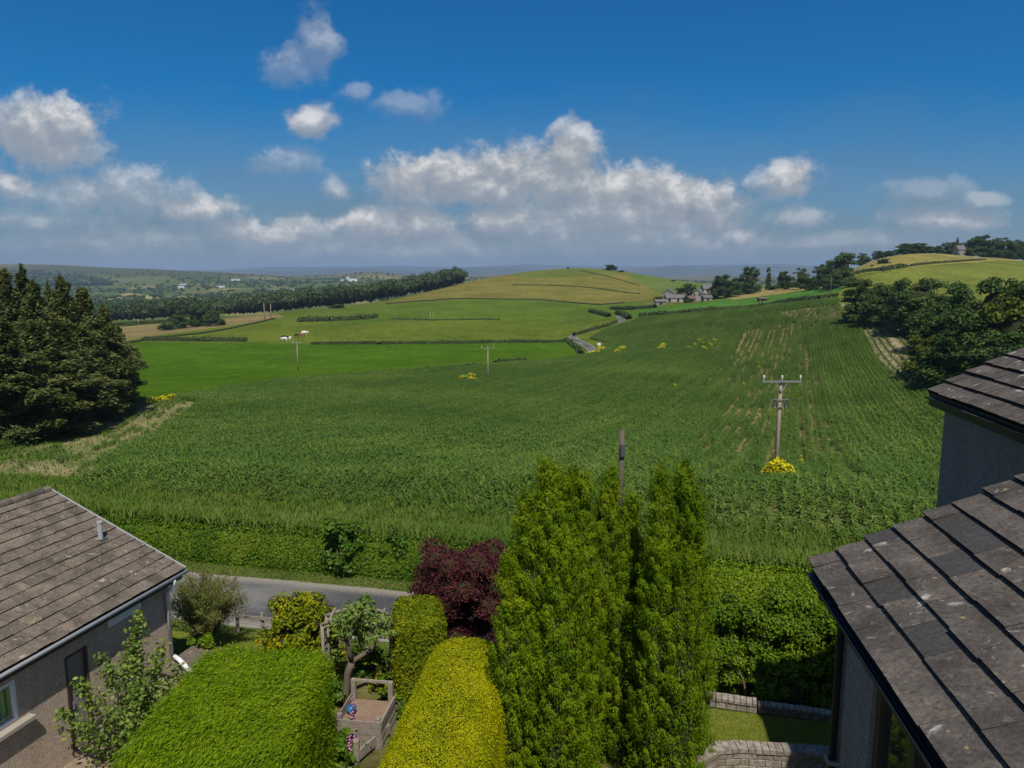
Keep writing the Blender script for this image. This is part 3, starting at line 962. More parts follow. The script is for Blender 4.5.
# valley trees and hedgerows far beyond
e2 = EDGE.copy()
vis = (GY > 800) & (GY < 3200) & (np.abs(PX - 512) < 560) & ((PX < 455) | (GY > 2100))
pt = (e2 < .05) & vis & (g9.random(GX.shape) < .08 * np.clip(GY / 1500, .4, 1.5))
pt2 = vis & (fbm2(GX, GY, 380, 17) > .585) & (g9.random(GX.shape) < .10)
fx, fy = np.concatenate([GX[pt], GX[pt2]]), np.concatenate([GY[pt], GY[pt2]])
sel = g9.permutation(len(fx))[:1900]
wood('valley_trees', np.stack([fx[sel], fy[sel]], 1), 7, 8, 3.0, 26, 'wood_far', 'hedgerow trees and copses scattered across the far valley', g9)
fm = inpoly(PX, PY, [(-90, 272), (0, 272), (60, 274), (105, 281), (122, 290), (60, 289), (-90, 287)]) & (GY > 2300) & (GY < 4500) & (g9.random(GX.shape) < .3)
sel = g9.permutation(fm.sum())[:900]
wood('far_forest', np.stack([GX[fm][sel], GY[fm][sel]], 1), 12, 14, 6.0, 16, 'wood_far', 'dark plantation on the long far ridge at the left', g9)


# field hedges: each a thing
def hedge_line(name, pts, w, h, label, mat='field_hedge', lw=.5, dens=14, group=None, cat='hedge', ragged=.55, zoff=0):
    P = [Vector(p) for p in pts]
    g = np.random.default_rng(abs(hash(label)) % 9999 if False else len(label) * 31 + int(abs(P[0].x) * 7))
    L = Leaves()
    for a, b in zip(P[:-1], P[1:]):
        ln = (Vector((b.x, b.y)) - Vector((a.x, a.y))).length
        n = max(8, int(ln * dens))
        t = g.random(n); s = g.uniform(-1, 1, n); q = g.random(n)
        dx, dy = (b.x - a.x) / ln, (b.y - a.y) / ln
        top = h * (1 - ragged * fbm2((a.x + dx * t * ln), (a.y + dy * t * ln), 5, 6)) * (1 + .0 * q)
        prof = np.sqrt(np.clip(1 - (np.abs(s)) ** 3, .05, 1))
        face = g.random(n) < .55
        zz = np.where(face, q, .85 + .2 * q) * top * np.where(face, 1, prof)
        ss = np.where(face, np.sign(s) * (1 - .15 * g.random(n)) * (1 - .35 * q ** 3), s)
        x = a.x + dx * t * ln - dy * ss * w; y = a.y + dy * t * ln + dx * ss * w
        z = height(x, y) + zz + zoff
        Nn = np.stack([-dy * np.sign(s) * face, dx * np.sign(s) * face, np.where(face, .3, 1.)], 1) + rnd_dir(n, g) * .7
        L.add(np.stack([x, y, z], 1), Nn, lw, lw * 1.4, g=g)
        k = max(1, int(ln / 4))
        tt = np.linspace(0, 1, k + 1)
        xx, yy = a.x + dx * tt * ln, a.y + dy * tt * ln
        zc = height(xx, yy) + zoff
        prof_ = [(-.8, -.3), (-.75, .62), (-.35, .8), (.35, .8), (.75, .62), (.8, -.3)]
        Vv = np.array([[xx[i] - dy * o * w, yy[i] + dx * o * w, zc[i] + hh * h * (1 - ragged * .5)] for i in range(k + 1) for o, hh in prof_])
        Qv = [(i * 6 + j, i * 6 + j + 1, (i + 1) * 6 + j + 1, (i + 1) * 6 + j) for i in range(k) for j in range(5)]
        L.surf(Vv, np.array(Qv), .1)
    return link(name, L.mesh(name, MAT[mat]), label=label, cat=cat, group=group)


def pxs(*p): return [G(*q) for q in p]


g_ = 'hedges between the far fields'
hedge_line('hedge', pxs((144, 341), (200, 341.5), (247, 341.5)), 1.6, 2.4, 'dark clipped hedge at the far left edge of the bright green field', group=g_)
hedge_line('hedge', pxs((312, 344.5), (380, 344.5), (450, 343.5), (520, 342.5), (572, 341.5)), 1.2, 1.5, 'long low hedge along the far edge of the bright green field', group=g_)
hedge_line('hedge', pxs((298, 322), (330, 321), (360, 319.5), (377, 318)), 2.0, 3.2, 'short dark hedge in the pasture below the far wood', group=g_, lw=.7)
hedge_line('hedge', pxs((392, 319.5), (430, 320.5), (470, 320), (500, 320)), .7, .8, 'thin broken hedge line across the pasture under the brown hill', group=g_)
hedge_line('hedge', pxs((574, 336), (590, 331), (606, 327), (616, 323)), 1.0, 1.8, 'curved dark hedge on the left side of the winding lane', group=g_)
hedge_line('hedge', pxs((590, 312), (600, 314.5), (609, 317)), 1.3, 2.6, 'dark hedge slanting down to the lane top', group=g_)
hedge_line('hedge', pxs((617, 314), (624, 316), (629, 319.5)), 1.4, 2.6, 'dark hedge at the right side of the lane top', group=g_)
hedge_line('hedge', pxs((612, 309.5), (635, 309.5), (655, 308)), 1.8, 2.6, 'hedge below the barn at the left of the farm', group=g_)
hedge_line('hedge', pxs((640, 316.5), (690, 313), (720, 310.5), (770, 305.5), (820, 299), (838, 296.5)), 1.6, 2.2, 'long dark hedge along the top of the maize field', group=g_, lw=.6)
hedge_line('hedge', pxs((853, 275.5), (880, 271), (905, 267)), 1.6, 2.4, 'dark hedge between two fields on the right hill', group=g_, lw=.7)
hedge_line('hedge', pxs((905, 267), (950, 262.5), (985, 260)), .7, 1.2, 'thin hedge running on along the right hill', group=g_)
hedge_line('hedge', pxs((772, 290), (785, 288), (800, 287)), 2.2, 3.0, 'patchy bushes in the tan field beyond the farm', group=g_, lw=.7)
hedge_line('hedge', pxs((496, 364.5), (510, 363), (525, 361.5)), 1.2, 1.7, 'short dark hedge at the near edge of the bright green field', group=g_)
hedge_line('hedge', pxs((464, 369), (472, 368), (480, 367)), 1.0, 1.4, 'small dark bush row left of the middle pole', group=g_)
hedge_line('hedge', pxs((566, 340), (570, 344), (577, 349), (581, 354)), .9, 1.5, 'bushes at the left side of the lane bend', group=g_)
hedge_line('hedge', pxs((865, 257.5), (885, 255.5), (905, 254.5)), 1.6, 2.2, 'hedge on the left crest of the right hill', group=g_, lw=.8)
hedge_line('hedge', [p_ + Vector((3.0, 1.0, 0)) for p_ in pxs((848, 318), (880, 325), (905, 338), (925, 356), (942, 380))], 2.4, 4.2, 'dense dark undergrowth along the foot of the right hand tree belt', 'oak', .5, 26, None, 'hedge', .5)
g_ = 'dry stone walls across the hill'
hedge_line('stone_wall', pxs((386, 304.5), (430, 301), (470, 299), (540, 300), (570, 303), (600, 305), (625, 303)), .35, 1.05, 'dark dry stone wall along the foot of the brown hill', 'bark', .3, 5, g_, 'wall', .1)
hedge_line('stone_wall', pxs((512, 285.5), (560, 286), (600, 289), (640, 294)), .3, .9, 'dry stone wall halfway up the brown hill', 'bark', .3, 5, g_, 'wall', .1)
hedge_line('stone_wall', pxs((580, 271), (600, 275), (620, 280), (640, 286)), .28, .7, 'faint wall running down from the brown hill crest', 'bark', .3, 5, g_, 'wall', .1)
hedge_line('stone_wall', pxs((120, 345), (160, 338), (200, 334), (240, 327), (275, 319)), .35, .9, 'low wall beside the tan strip below the far wood', 'bark', .3, 5, g_, 'wall', .1)
hedge_line('verge_bank', pxs((140, 402), (205, 392.5), (300, 379.5), (400, 371), (462, 367)), .6, .8, 'weedy bank dividing maize from the bright green field', 'rough_hedge', .35, 10, None, 'bank', .6)


# ------------------------------------------------------------------ maize
def maize_seg(seed):
    g = np.random.default_rng(seed)
    V, Q, r = [], [], []
    for k in range(4):
        bx = (k - 1.5) * .19 + g.uniform(-.05, .05); by = g.uniform(-.05, .05)
        hh = g.uniform(.75, 1.0)
        rot = g.uniform(0, 3.14)
        for j in range(8):
            a = rot + (j % 2) * math.pi + g.uniform(-.5, .5)
            z0 = hh * (.12 + .085 * j); ln = g.uniform(.45, .66) * (1 - .04 * j)
            ca_, sa_ = math.cos(a), math.sin(a)
            w = .085
            pr = [(0, 0, .6), (.35 * ln, .38 * ln, 1), (.75 * ln, .42 * ln, .8), (1.0 * ln, .18 * ln, .12)]
            b0 = len(V)
            for d, u, ws in pr:
                for s in (-1, 1):
                    V.append((bx + ca_ * d - sa_ * s * w * ws / 2, by + sa_ * d + ca_ * s * w * ws / 2, z0 + u)); 
            rr = g.random()
            r += [rr] * 8
            for i in range(3): Q.append((b0 + i * 2, b0 + i * 2 + 1, b0 + i * 2 + 3, b0 + i * 2 + 2))
    return np_mesh('maize_plants', np.array(V), np.array(Q), MAT['maize'], np.array(r))


def maize_mat():
    m, nt = newmat('maize_leaf'); N = NT(nt)
    rv = N.attr('rv'); p = N.pos()
    big = N.noise(p, .035, 4, .6); mid = N.noise(p, .5, 3, .6)
    ce, se = math.cos(math.atan2(.388, 1.0)), math.sin(math.atan2(.388, 1.0))
    ac = N.vmath('DOT_PRODUCT', p, (ce, -se, 0)); al = N.vmath('DOT_PRODUCT', p, (se, ce, 0))
    cxy = N.n('ShaderNodeCombineXYZ'); N.l(N.math('MULTIPLY', ac, .42), cxy.inputs[0]); N.l(N.math('MULTIPLY', al, .02), cxy.inputs[1])
    drill = N.noise(cxy.outputs[0], 1.6, 3, .6)
    oi = N.n('ShaderNodeObjectInfo').outputs['Random']
    f = N.math('ADD', N.math('MULTIPLY', rv, .38), N.math('ADD', N.math('ADD', N.math('MULTIPLY', N.smooth(.3, .7, big), .26), N.math('MULTIPLY', N.smooth(.3, .7, drill), .22)), N.math('MULTIPLY', N.math('ADD', oi, mid), .13)))
    col = N.ramp(f, [(.12, (.045, .098, .014)), (.5, (.09, .168, .022)), (.88, (.19, .26, .048))])
    N.pbsdf(col, .55, .12, trans=.32)
    return m


MAT['maize'] = maize_mat()
mcol = bpy.data.collections.new('maize_variants')
for i in range(4):
    o = bpy.data.objects.new('maize_plants', maize_seg(60 + i)); mcol.objects.link(o)

az = math.atan2(0.388, 1.0)     # direction of the drilled rows
rd = np.array([math.sin(az), math.cos(az)]); rn = np.array([rd[1], -rd[0]])
gm = np.random.default_rng(5)
ra, rb = np.meshgrid(np.arange(-40, 420, .74), np.arange(-260, 180, .64), indexing='ij')
ra, rb = ra.ravel(), rb.ravel()
mx = rd[0] * ra + rn[0] * rb; my = rd[1] * ra + rn[1] * rb
ok = (my > 24) & (my < 345) & (np.abs(mx) < .8 * my + 8)
ra, rb, mx, my = ra[ok], rb[ok], mx[ok], my[ok]
mz = height(mx, my); mpx, mpy = project(mx, my, mz)
ok = inpoly(mpx, mpy, maize_poly) & (lane_d(mx, my) > 7.2 + 1.0 * fbm2(mx, my, 4, 8))
# gaps: whole stretches of a row failed
row = np.round(rb / .64).astype(int)
rowr = gm.random(2000)[row % 2000]
streak = fbm2(ra, row * 57.3, 9, 31, 3)
zone_pole = inpoly(mpx, mpy, [(690, 520), (690, 460), (722, 395), (745, 330), (800, 322), (830, 420), (880, 510)])
gap = zone_pole & (row % 2 == 0) & (rowr < .8) & (streak > .46) & (my > 38)
zone_r = inpoly(mpx, mpy, [(852, 318), (900, 322), (940, 378), (935, 395), (905, 390), (878, 365)])
gap |= zone_r & (row % 2 == 0) & (streak > .28)
zone_f = inpoly(mpx, mpy, [(700, 330), (845, 300), (846, 322), (770, 345), (700, 350)])
gap |= zone_f & (row % 2 == 0) & (rowr < .6) & (streak > .57)
gap |= inpoly(mpx, mpy, [(775, 312), (845, 303), (846, 319), (800, 322)]) & (gm.random(len(ra)) < .7)
weak = gap & (gm.random(len(ra)) < .62)
gap &= ~weak
gap |= inpoly(mpx, mpy, headland)
gap |= (rowr < .012) & (streak > .5)
_pb = G(775.5, 481)
gap |= (np.hypot(mx - _pb.x, my - _pb.y + .6) < 1.15)
ok &= ~gap
ra, rb, mx, my, mz, mpx, mpy, weak = (a[ok] for a in (ra, rb, mx, my, mz, mpx, mpy, weak))
rotz_ = np.full(len(mx), math.pi / 2 - az)
# headland rows run along the field edge
ha, hb = G(72, 488), G(203, 406)
hd = np.array([hb.x - ha.x, hb.y - ha.y]); hd /= np.linalg.norm(hd); hn = np.array([hd[1], -hd[0]])
a2, b2 = np.meshgrid(np.arange(-60, 120, .7), np.arange(-70, 30, .8), indexing='ij'); a2, b2 = a2.ravel(), b2.ravel()
x2, y2 = ha.x + hd[0] * a2 + hn[0] * b2, ha.y + hd[1] * a2 + hn[1] * b2
o2 = (y2 > 25) & (y2 < 110) & (np.abs(x2) < .8 * y2 + 8); a2, b2, x2, y2 = a2[o2], b2[o2], x2[o2], y2[o2]
z2 = height(x2, y2); p2x, p2y = project(x2, y2, z2)
r2 = np.round(b2 / .8).astype(int)
o2 = inpoly(p2x, p2y, headland) & (lane_d(x2, y2) > 7.6) & (fbm2(a2, r2 * 41.0, 6, 9, 3) < .47) & (rowr[0] * 0 + gm.random(2000)[r2 % 2000] < .86)
mx, my, mz, mpx, mpy = (np.concatenate([p_, q_[o2]]) for p_, q_ in ((mx, x2), (my, y2), (mz, z2), (mpx, p2x), (mpy, p2y)))
weak = np.concatenate([weak, np.zeros(o2.sum(), bool)])
rotz_ = np.concatenate([rotz_, np.full(o2.sum(), math.atan2(hd[1], hd[0]))])
n = len(mx)
zp_ = inpoly(mpx, mpy, [(690, 520), (690, 460), (722, 395), (745, 330), (800, 322), (830, 420), (880, 510)]) & (my > 36)
zr2_ = inpoly(mpx, mpy, [(855, 318), (898, 320), (930, 362), (925, 385), (905, 385), (878, 362)])
print('maize segments', n)
me = bpy.data.meshes.new('maize_crop')
me.vertices.add(n)
hl = inpoly(mpx, mpy, headland)
scl = gm.uniform(.85, 1.15, n) * (.85 + .35 * fbm2(mx, my, 14, 2)) * np.where(hl, .52, 1) * np.where(weak, .5, 1) * np.where(zp_, .84, 1) * np.where(zr2_, .62, 1) * np.interp(lane_d(mx, my), [7, 9, 14, 20], [.5, .66, .88, 1])
me.vertices.foreach_set('co', np.stack([mx + gm.normal(size=n) * .09, my + gm.normal(size=n) * .09, mz - .02], 1).astype(np.float32).ravel())
for nm, arr in (('scl', scl), ('rot', rotz_ + gm.integers(0, 2, n) * math.pi + gm.normal(size=n) * .06)):
    a = me.attributes.new(nm, 'FLOAT', 'POINT'); a.data.foreach_set('value', arr.astype(np.float32))
a = me.attributes.new('idx', 'INT', 'POINT'); a.data.foreach_set('value', gm.integers(0, 4, n).astype(np.int32))
me.materials.append(MAT['maize'])
mo = link('maize_crop', me, label='dense green maize crop growing in long drilled rows across the big field', cat='crop', kind='stuff')


def instancer(o, coll):
    ng = bpy.data.node_groups.new('scatter', 'GeometryNodeTree')
    ng.interface.new_socket('Geometry', in_out='INPUT', socket_type='NodeSocketGeometry')
    ng.interface.new_socket('Geometry', in_out='OUTPUT', socket_type='NodeSocketGeometry')
    nn = ng.nodes; ln = ng.links
    gi, go = nn.new('NodeGroupInput'), nn.new('NodeGroupOutput')
    ci = nn.new('GeometryNodeCollectionInfo'); ci.inputs[0].default_value = coll; ci.inputs[1].default_value = True; ci.inputs[2].default_value = True
    ip = nn.new('GeometryNodeInstanceOnPoints'); ip.inputs['Pick Instance'].default_value = True

    def na(name, t):
        x = nn.new('GeometryNodeInputNamedAttribute'); x.data_type = t; x.inputs[0].default_value = name
        return x.outputs[0]
    cx_ = nn.new('ShaderNodeCombineXYZ'); ln.new(na('rot', 'FLOAT'), cx_.inputs[2])
    ln.new(gi.outputs[0], ip.inputs['Points']); ln.new(ci.outputs[0], ip.inputs['Instance'])
    ln.new(na('idx', 'INT'), ip.inputs['Instance Index'])
    er = nn.new('FunctionNodeEulerToRotation'); ln.new(cx_.outputs[0], er.inputs[0]); ln.new(er.outputs[0], ip.inputs['Rotation'])
    ln.new(na('scl', 'FLOAT'), ip.inputs['Scale'])
    ln.new(ip.outputs[0], go.inputs[0])
    m = o.modifiers.new('scatter', 'NODES'); m.node_group = ng


instancer(mo, mcol)


# rough grass between hedge and crop, and on verges
def grass(name, x, y, h, w, mat, label, g, zo=0):
    L = Leaves(); n = len(x)
    z = height(x, y) + zo
    hh = h * g.uniform(.5, 1.2, n)
    D = np.tile([0, 0, 1.], (n, 1)) + rnd_dir(n, g) * .35
    N_ = rnd_dir(n, g) * np.array([1, 1, .2]) + np.array([0, -.25, .55])
    L.add(np.stack([x, y, z + hh * .4], 1), N_, w, hh, D=D, g=g)
    return link(name, L.mesh(name, MAT[mat]), label=label, cat='grass', kind='stuff')


MAT['grass'] = leaf_mat('long_grass', (.07, .14, .014), (.11, .185, .022), (.21, .245, .055), .6, .35, .6, .1)
MAT['lawn'] = leaf_mat('lawn_grass', (.13, .19, .02), (.2, .25, .025), (.29, .28, .06), 1.0, .3)
x = g9.uniform(-36, 34, 150000); d = 3.1 + g9.random(150000) ** 1.1 * 6.2
y = 20.46 - .2135 * x + d * 1.0225
k = (np.abs(x / y) < .8)
zo_ = np.interp(lane_d(x[k], y[k]), [3, 4.3, 5.2], [.85, .7, 0])
grass('rough_grass', x[k], y[k], .45, .045, 'grass', 'pale rough grass strip between roadside hedge and maize', g9, zo_)
k = inpoly(PX, PY, headland) & (GY > 25) & (GY < 110)
gx, gy = g9.uniform(-80, -14, 70000), g9.uniform(26, 110, 70000)
q = project(gx, gy, height(gx, gy)); k = inpoly(q[0], q[1], headland)
gx, gy = gx[k], gy[k]
grass('headland_weeds', gx, gy, .3, .06, 'grass', 'pale weedy grass on the sparse headland at the left of the crop', g9)


# ------------------------------------------------------------------ garden plants
def spire_tree(name, loc, spires, label, mat='cypress', per=165, seed=1, group=None):
    g = np.random.default_rng(seed)
    e = empty(name, loc, label=label, cat='conifer', group=group)
    L = Leaves(); cl = []
    tops = []
    def rad(t, Rr): return Rr * np.clip(1 - np.clip(t, 0, 1) ** 2.7, 0, 1) ** .78 * (.82 + .18 * np.clip(t * 4, 0, 1))
    for si, (dx, dy, H, Rr) in enumerate(spires):
        area = 2 * math.pi * Rr * .75 * H
        n = int(area / .026)
        t = g.random(n) ** 1.0; a = g.random(n) * 2 * math.pi
        r = rad(t, Rr) * (.93 + .34 * (fbm2(a * Rr * 2.6 + si * 9, t * H * 1.5, 1.0, 4 + si, 2) - .5) * 2)
        P = np.stack([dx + np.cos(a) * r, dy + np.sin(a) * r, t * H], 1)
        ins = np.zeros(n, bool)
        for sj, (ex, ey, H2, R2) in enumerate(spires):
            if sj == si: continue
            tt = P[:, 2] / H2
            ins |= (np.hypot(P[:, 0] - ex, P[:, 1] - ey) < rad(tt, R2) * .82) & (tt < 1)
        P, a = P[~ins], a[~ins]
        cl.append((P, np.stack([np.cos(a), np.sin(a), np.zeros(len(a))], 1)))
        # dark inner body
        ts = np.linspace(0, .97, 12); na = 14
        V_ = np.array([[dx + math.cos(k * 2 * math.pi / na) * rad(tq, Rr) * .66, dy + math.sin(k * 2 * math.pi / na) * rad(tq, Rr) * .66, tq * H] for tq in ts for k in range(na)])
        Q_ = [(i * na + k, i * na + (k + 1) % na, (i + 1) * na + (k + 1) % na, (i + 1) * na + k) for i in range(11) for k in range(na)]
        L.surf(V_, np.array(Q_), .02)
        m_ = int(area * 520); t2 = g.random(m_); a2_ = g.random(m_) * 6.283; r2_ = rad(t2, Rr) * g.uniform(.64, .80, m_)
        P2_ = np.stack([dx + np.cos(a2_) * r2_, dy + np.sin(a2_) * r2_, t2 * H], 1)
        L.add(P2_, np.stack([np.cos(a2_), np.sin(a2_), np.full(m_, .3)], 1) + rnd_dir(m_, g) * .7, .022, .06, D=np.tile([0, 0, 1.], (m_, 1)) + rnd_dir(m_, g) * .5, g=g)
    for P, O in cl:
        n = len(P)
        cr = g.uniform(.05, .135, n)
        push = g.uniform(-.20, .09, n)
        ctr = P + O * push[:, None]
        k = per
        d = rnd_dir(n * k, g).reshape(n, k, 3)
        ax = unit(O * .4 + np.array([0, 0, 1.0]))[:, None, :]
        tt_ = g.uniform(-1, 1.5, (n, k, 1)); vs_ = g.uniform(1.0, 2.1, (n, 1, 1))
        off = d * (cr[:, None, None]) * g.uniform(.75, 1.05, (n, k, 1)) * np.sqrt(np.clip(1 - (tt_ / 1.55) ** 2, .02, 1)) * .9
        Nd = unit(off + ax * cr[:, None, None] * tt_ * .45)
        off += ax * (cr[:, None, None] * tt_ * vs_)
        pts = (ctr[:, None, :] + off).reshape(-1, 3)
        D = (ax * 1.1 + d * .5).reshape(-1, 3)
        Nn = (Nd * 1.1 + O[:, None, :] * .35 + rnd_dir(n * k, g).reshape(n, k, 3) * .45).reshape(-1, 3)
        rv = np.repeat(g.random(n), k) * .35 + g.random(n * k) * .65
        L.add(pts, Nn, .017, .042, D=D, g=g, rv=rv)
    link('crown', L.mesh('crown', MAT[mat]), e)
    b = MB(); b.tube([(0, 0, -.3), (0, 0, spires[0][2] * .6)], [.14, .05], 8); b.build('trunk', MAT['bark'], e)
    return e


def cyp(px, Y): return at(px, 500, Y).x


g_ = 'golden cypresses in the middle of the garden'
def spires(Y, base, lst):   # px of top, py of top, dy, radius
    out = []
    for px, py, dy, r in lst:
        p = at(px, py, Y + dy); out.append((p.x - base, dy, p.z, r * KR))
    return out


KR = .80
b0 = cyp(552, 12.6)
spire_tree('cypress_tree', (b0, 12.6, 0), spires(12.6, b0, [(550, 468, 0, .95), (572, 478, .25, .62), (527, 496, -.1, .62), (583, 482, .1, .5), (508, 560, -.25, .42), (560, 540, -.45, .72)]), 'broad golden green cypress, left of the tall clump, beside the yellow hedge', seed=1, group=g_)
KR = .84
b0 = cyp(614, 13.7)
spire_tree('cypress_tree', (b0, 13.7, 0), spires(13.7, b0, [(612, 474, 0, .46), (632, 498, .1, .5), (604, 492, -.1, .5), (622, 560, -.35, .5)]), 'narrow middle cypress of the tall clump, in front of the dark pole', seed=2, group=g_)
KR = .78
b0 = cyp(678, 12.7)
spire_tree('cypress_tree', (b0, 12.7, 0), spires(12.7, b0, [(662, 472, 0, .6), (685, 471, .15, .6), (697, 494, .3, .45), (660, 545, -.3, .5), (682, 560, -.4, .6), (702, 590, .1, .26)]), 'right hand cypress of the tall clump, next to the small lawn', seed=3, group=g_)


def box_hedge(name, loc, rz, sx, sy, sz, label, mat, n, lw, ll, dome=.25, flow=None, seed=3, bump=.06, cat='hedge', pw=4):
    """clipped hedge: superellipsoid-like body sampled with small leaves"""
    g = np.random.default_rng(seed)
    L = Leaves()
    a_, b_ = sx / 2, sy / 2
    areas = np.array([sx * sy, sx * sz, sx * sz, sy * sz, sy * sz]); fc = g.choice(5, n, p=areas / areas.sum())
    u, v = g.uniform(-1, 1, n), g.uniform(-1, 1, n); w_ = g.random(n)
    W = np.stack([np.where(fc < 3, u * a_, np.where(fc == 3, -a_, a_)), np.where(fc == 0, v * b_, np.where(fc == 1, -b_, np.where(fc == 2, b_, v * b_))), np.where(fc == 0, sz, w_ * sz)], 1)
    rr_ = dome

    def rnd_box(W):
        q = np.stack([np.clip(W[:, 0], -a_ + rr_, a_ - rr_), np.clip(W[:, 1], -b_ + rr_, b_ - rr_), np.clip(W[:, 2], -9, sz - rr_)], 1)
        nn = unit(W - q)
        return q + nn * rr_, nn
    W, Nn = rnd_box(W)
    nz = (fbm2(W[:, 0] + W[:, 2] * .7 + 50, W[:, 1] - W[:, 2] * .6 + 50, .5, seed) - .5) * 2
    W = W + Nn * (bump * nz + g.normal(size=len(W)) * bump * .35)[:, None]
    ok_ = W[:, 2] > .02
    W, Nn = W[ok_], Nn[ok_]
    D = None
    if flow is not None:
        an = fbm2(W[:, 0] + 20, W[:, 1] + W[:, 2] + 20, 1.2, seed + 1) * 3.0 - 1.5
        D = np.stack([flow[0] * np.cos(an) - flow[1] * np.sin(an), flow[0] * np.sin(an) + flow[1] * np.cos(an), np.full(len(W), flow[2])], 1) + rnd_dir(len(W), g) * .6
    L.add(W + Nn * (g.random(len(W)) ** 4 * bump * 1.6)[:, None], Nn + rnd_dir(len(W), g) * .85, lw, ll, D=D, g=g)
    V_, Q_ = sphere_core((0, 0, 0), (1, 1, 1), 40)
    V_ = V_ / np.abs(V_).max(1, keepdims=True) * np.array([a_, b_, sz])
    V_, _ = rnd_box(V_)
    V_ = V_ * np.array([1 - .05 / a_, 1 - .05 / b_, 1 - .05 / sz]); V_[:, 2] = np.maximum(V_[:, 2], -.05)
    L.surf(V_, Q_, .2)
    o = link(name, L.mesh(name, MAT[mat]), label=label, cat=cat)
    o.location = loc; o.rotation_euler = (0, 0, rz)
    return o


box_hedge('golden_hedge', (-1.09, 11.5, 0), R(-6.9), 1.68, 5.2, 2.42, 'bright yellow green clipped hedge with a domed top beside the cypresses', 'gold_hedge', 260000, .016, .04, .72, (.2, 1, .2), 4, .03)
box_hedge('conifer_hedge', (-4.75, 11.0, 0), R(1), 2.45, 5.0, 2.27, 'broad flat topped green hedge with feathery growth in front of the bungalow', 'green_hedge', 230000, .013, .075, .3, (.5, 1, .2), 5, .10)
sh_ = at(420, 640, 16.2)
box_hedge('small_hedge', (sh_.x, 16.0, 0), R(8), 1.05, 1.3, 1.93, 'small block shaped hedge left of the purple maple', 'small_hedge', 34000, .03, .07, .22, None, 6, .05)


def shrub(name, loc, rx, ry, h, label, mat, seed, lw=.07, ll=.11, per=1500, nl=22, low=.1, cat='shrub', group=None, stem=True, up=.35, lobe=(.22, .38)):
    g = np.random.default_rng(seed)
    e = empty(name, loc, label=label, cat=cat, group=group)
    L = Leaves(); cs, rs = [], []
    for i in range(nl):
        a = g.uniform(0, 6.283); zt_ = g.uniform(.08, .84); q = math.sqrt(g.random()) * .8 * math.sqrt(max(.05, 1 - max(0, (zt_ - .25) / .75) ** 2))
        cs.append(np.array([math.cos(a) * q * rx, math.sin(a) * q * ry, h * (low + (1 - low) * zt_)]))
        rs.append(g.uniform(*lobe) * min(rx, ry, h * .6))
    lobes_leaves(L, cs, rs, per, lw, ll, g, up=up, shell=.45)
    for c, r in zip(cs, rs): L.surf(*sphere_core(c, (r * .6,) * 3, 8), rv=.05)
    link('foliage', L.mesh('foliage', MAT[mat]), e)
    if stem:
        b = MB()
        for i in range(6):
            c = cs[i]
            b.tube([(c[0] * .1, c[1] * .1, -.1), (c[0] * .5, c[1] * .5, c[2] * .6), tuple(c)], [.035, .025, .008], 5)
        b.build('stem', MAT['bark'], e)
    return e


def loc_px(px, Y): return at(px, 560, Y).x


def gl(px, Y):
    x = at(px, 600, Y).x
    return (x, Y, hz(x, Y))


# purple maple
shrub('maple_tree', (at(463, 600, 17.3).x, 17.3, 0), 1.6, 1.4, 3.45, 'dark purple leaved maple between the cypress and the small hedge', 'maple', 71, .028, .08, 5200, 84, .0, 'tree', up=.5, lobe=(.2, .34))
shrub('yellow_shrub', gl(300, 17.2), 1.2, .95, 1.8, 'yellow green shrub with orange tinted tips behind the feathery hedge', 'yellow_shrub', 72, .06, .11, 2600, 48, .0)
shrub('laurel_bush', gl(342, 23.95), 1.0, .8, 2.0, 'dark glossy laurel bush standing out of the roadside hedge', 'laurel', 73, .09, .15, 1500, 26, .0)
shrub('laurel_bush', gl(396, 24.0), .6, .6, 1.5, 'smaller dark bush in the roadside hedge right of the laurel', 'laurel', 79, .09, .14, 1300, 20, .0)
g_ = 'leafy shrubs behind the small lawn'
shrub('leafy_shrub', gl(733, 17.2), 1.1, 1.0, 2.55, 'yellowish green shrub close to the right hand cypress', 'bright_shrub', 74, .05, .085, 4180, 30, .0, group=g_)
shrub('leafy_shrub', gl(778, 17.4), 1.35, 1.1, 2.75, 'large mid green shrub in the middle behind the lawn', 'mid_shrub', 75, .05, .085, 4180, 52, .0, group=g_)
shrub('leafy_shrub', gl(824, 17.2), 1.35, 1.1, 2.6, 'bright leafy shrub by the house downpipe', 'bright_shrub', 76, .05, .085, 4180, 52, .0, group=g_)
shrub('leafy_shrub', gl(756, 16.1), .9, .6, 1.25, 'low bright bush at the back of the sunny lawn', 'bright_shrub', 77, .045, .075, 4420, 22, .0, group=g_)
shrub('leafy_shrub', gl(806, 16.0), .95, .6, 1.15, 'low dark bush over the shaded part of the edging wall', 'mid_shrub', 78, .045, .075, 4080, 22, .0, group=g_)
shrub('leafy_shrub', gl(870, 16.6), 1.3, .8, 2.2, 'shrub partly hidden behind the grey house corner', 'mid_shrub', 80, .05, .085, 3800, 28, .0, group=g_)
shrub('leafy_shrub', gl(716, 18.6), .9, .9, 2.3, 'tall shrub seen behind the right hand cypress edge', 'bright_shrub', 81, .05, .085, 3420, 24, .0, group=g_)

# hedges along the lane (world distances from the lane centre)
def lane_pts(x0, x1, d, n=8): return [Vector((x, 20.46 - .2135 * x + d * 1.0225, 0)) for x in np.linspace(x0, x1, n)]


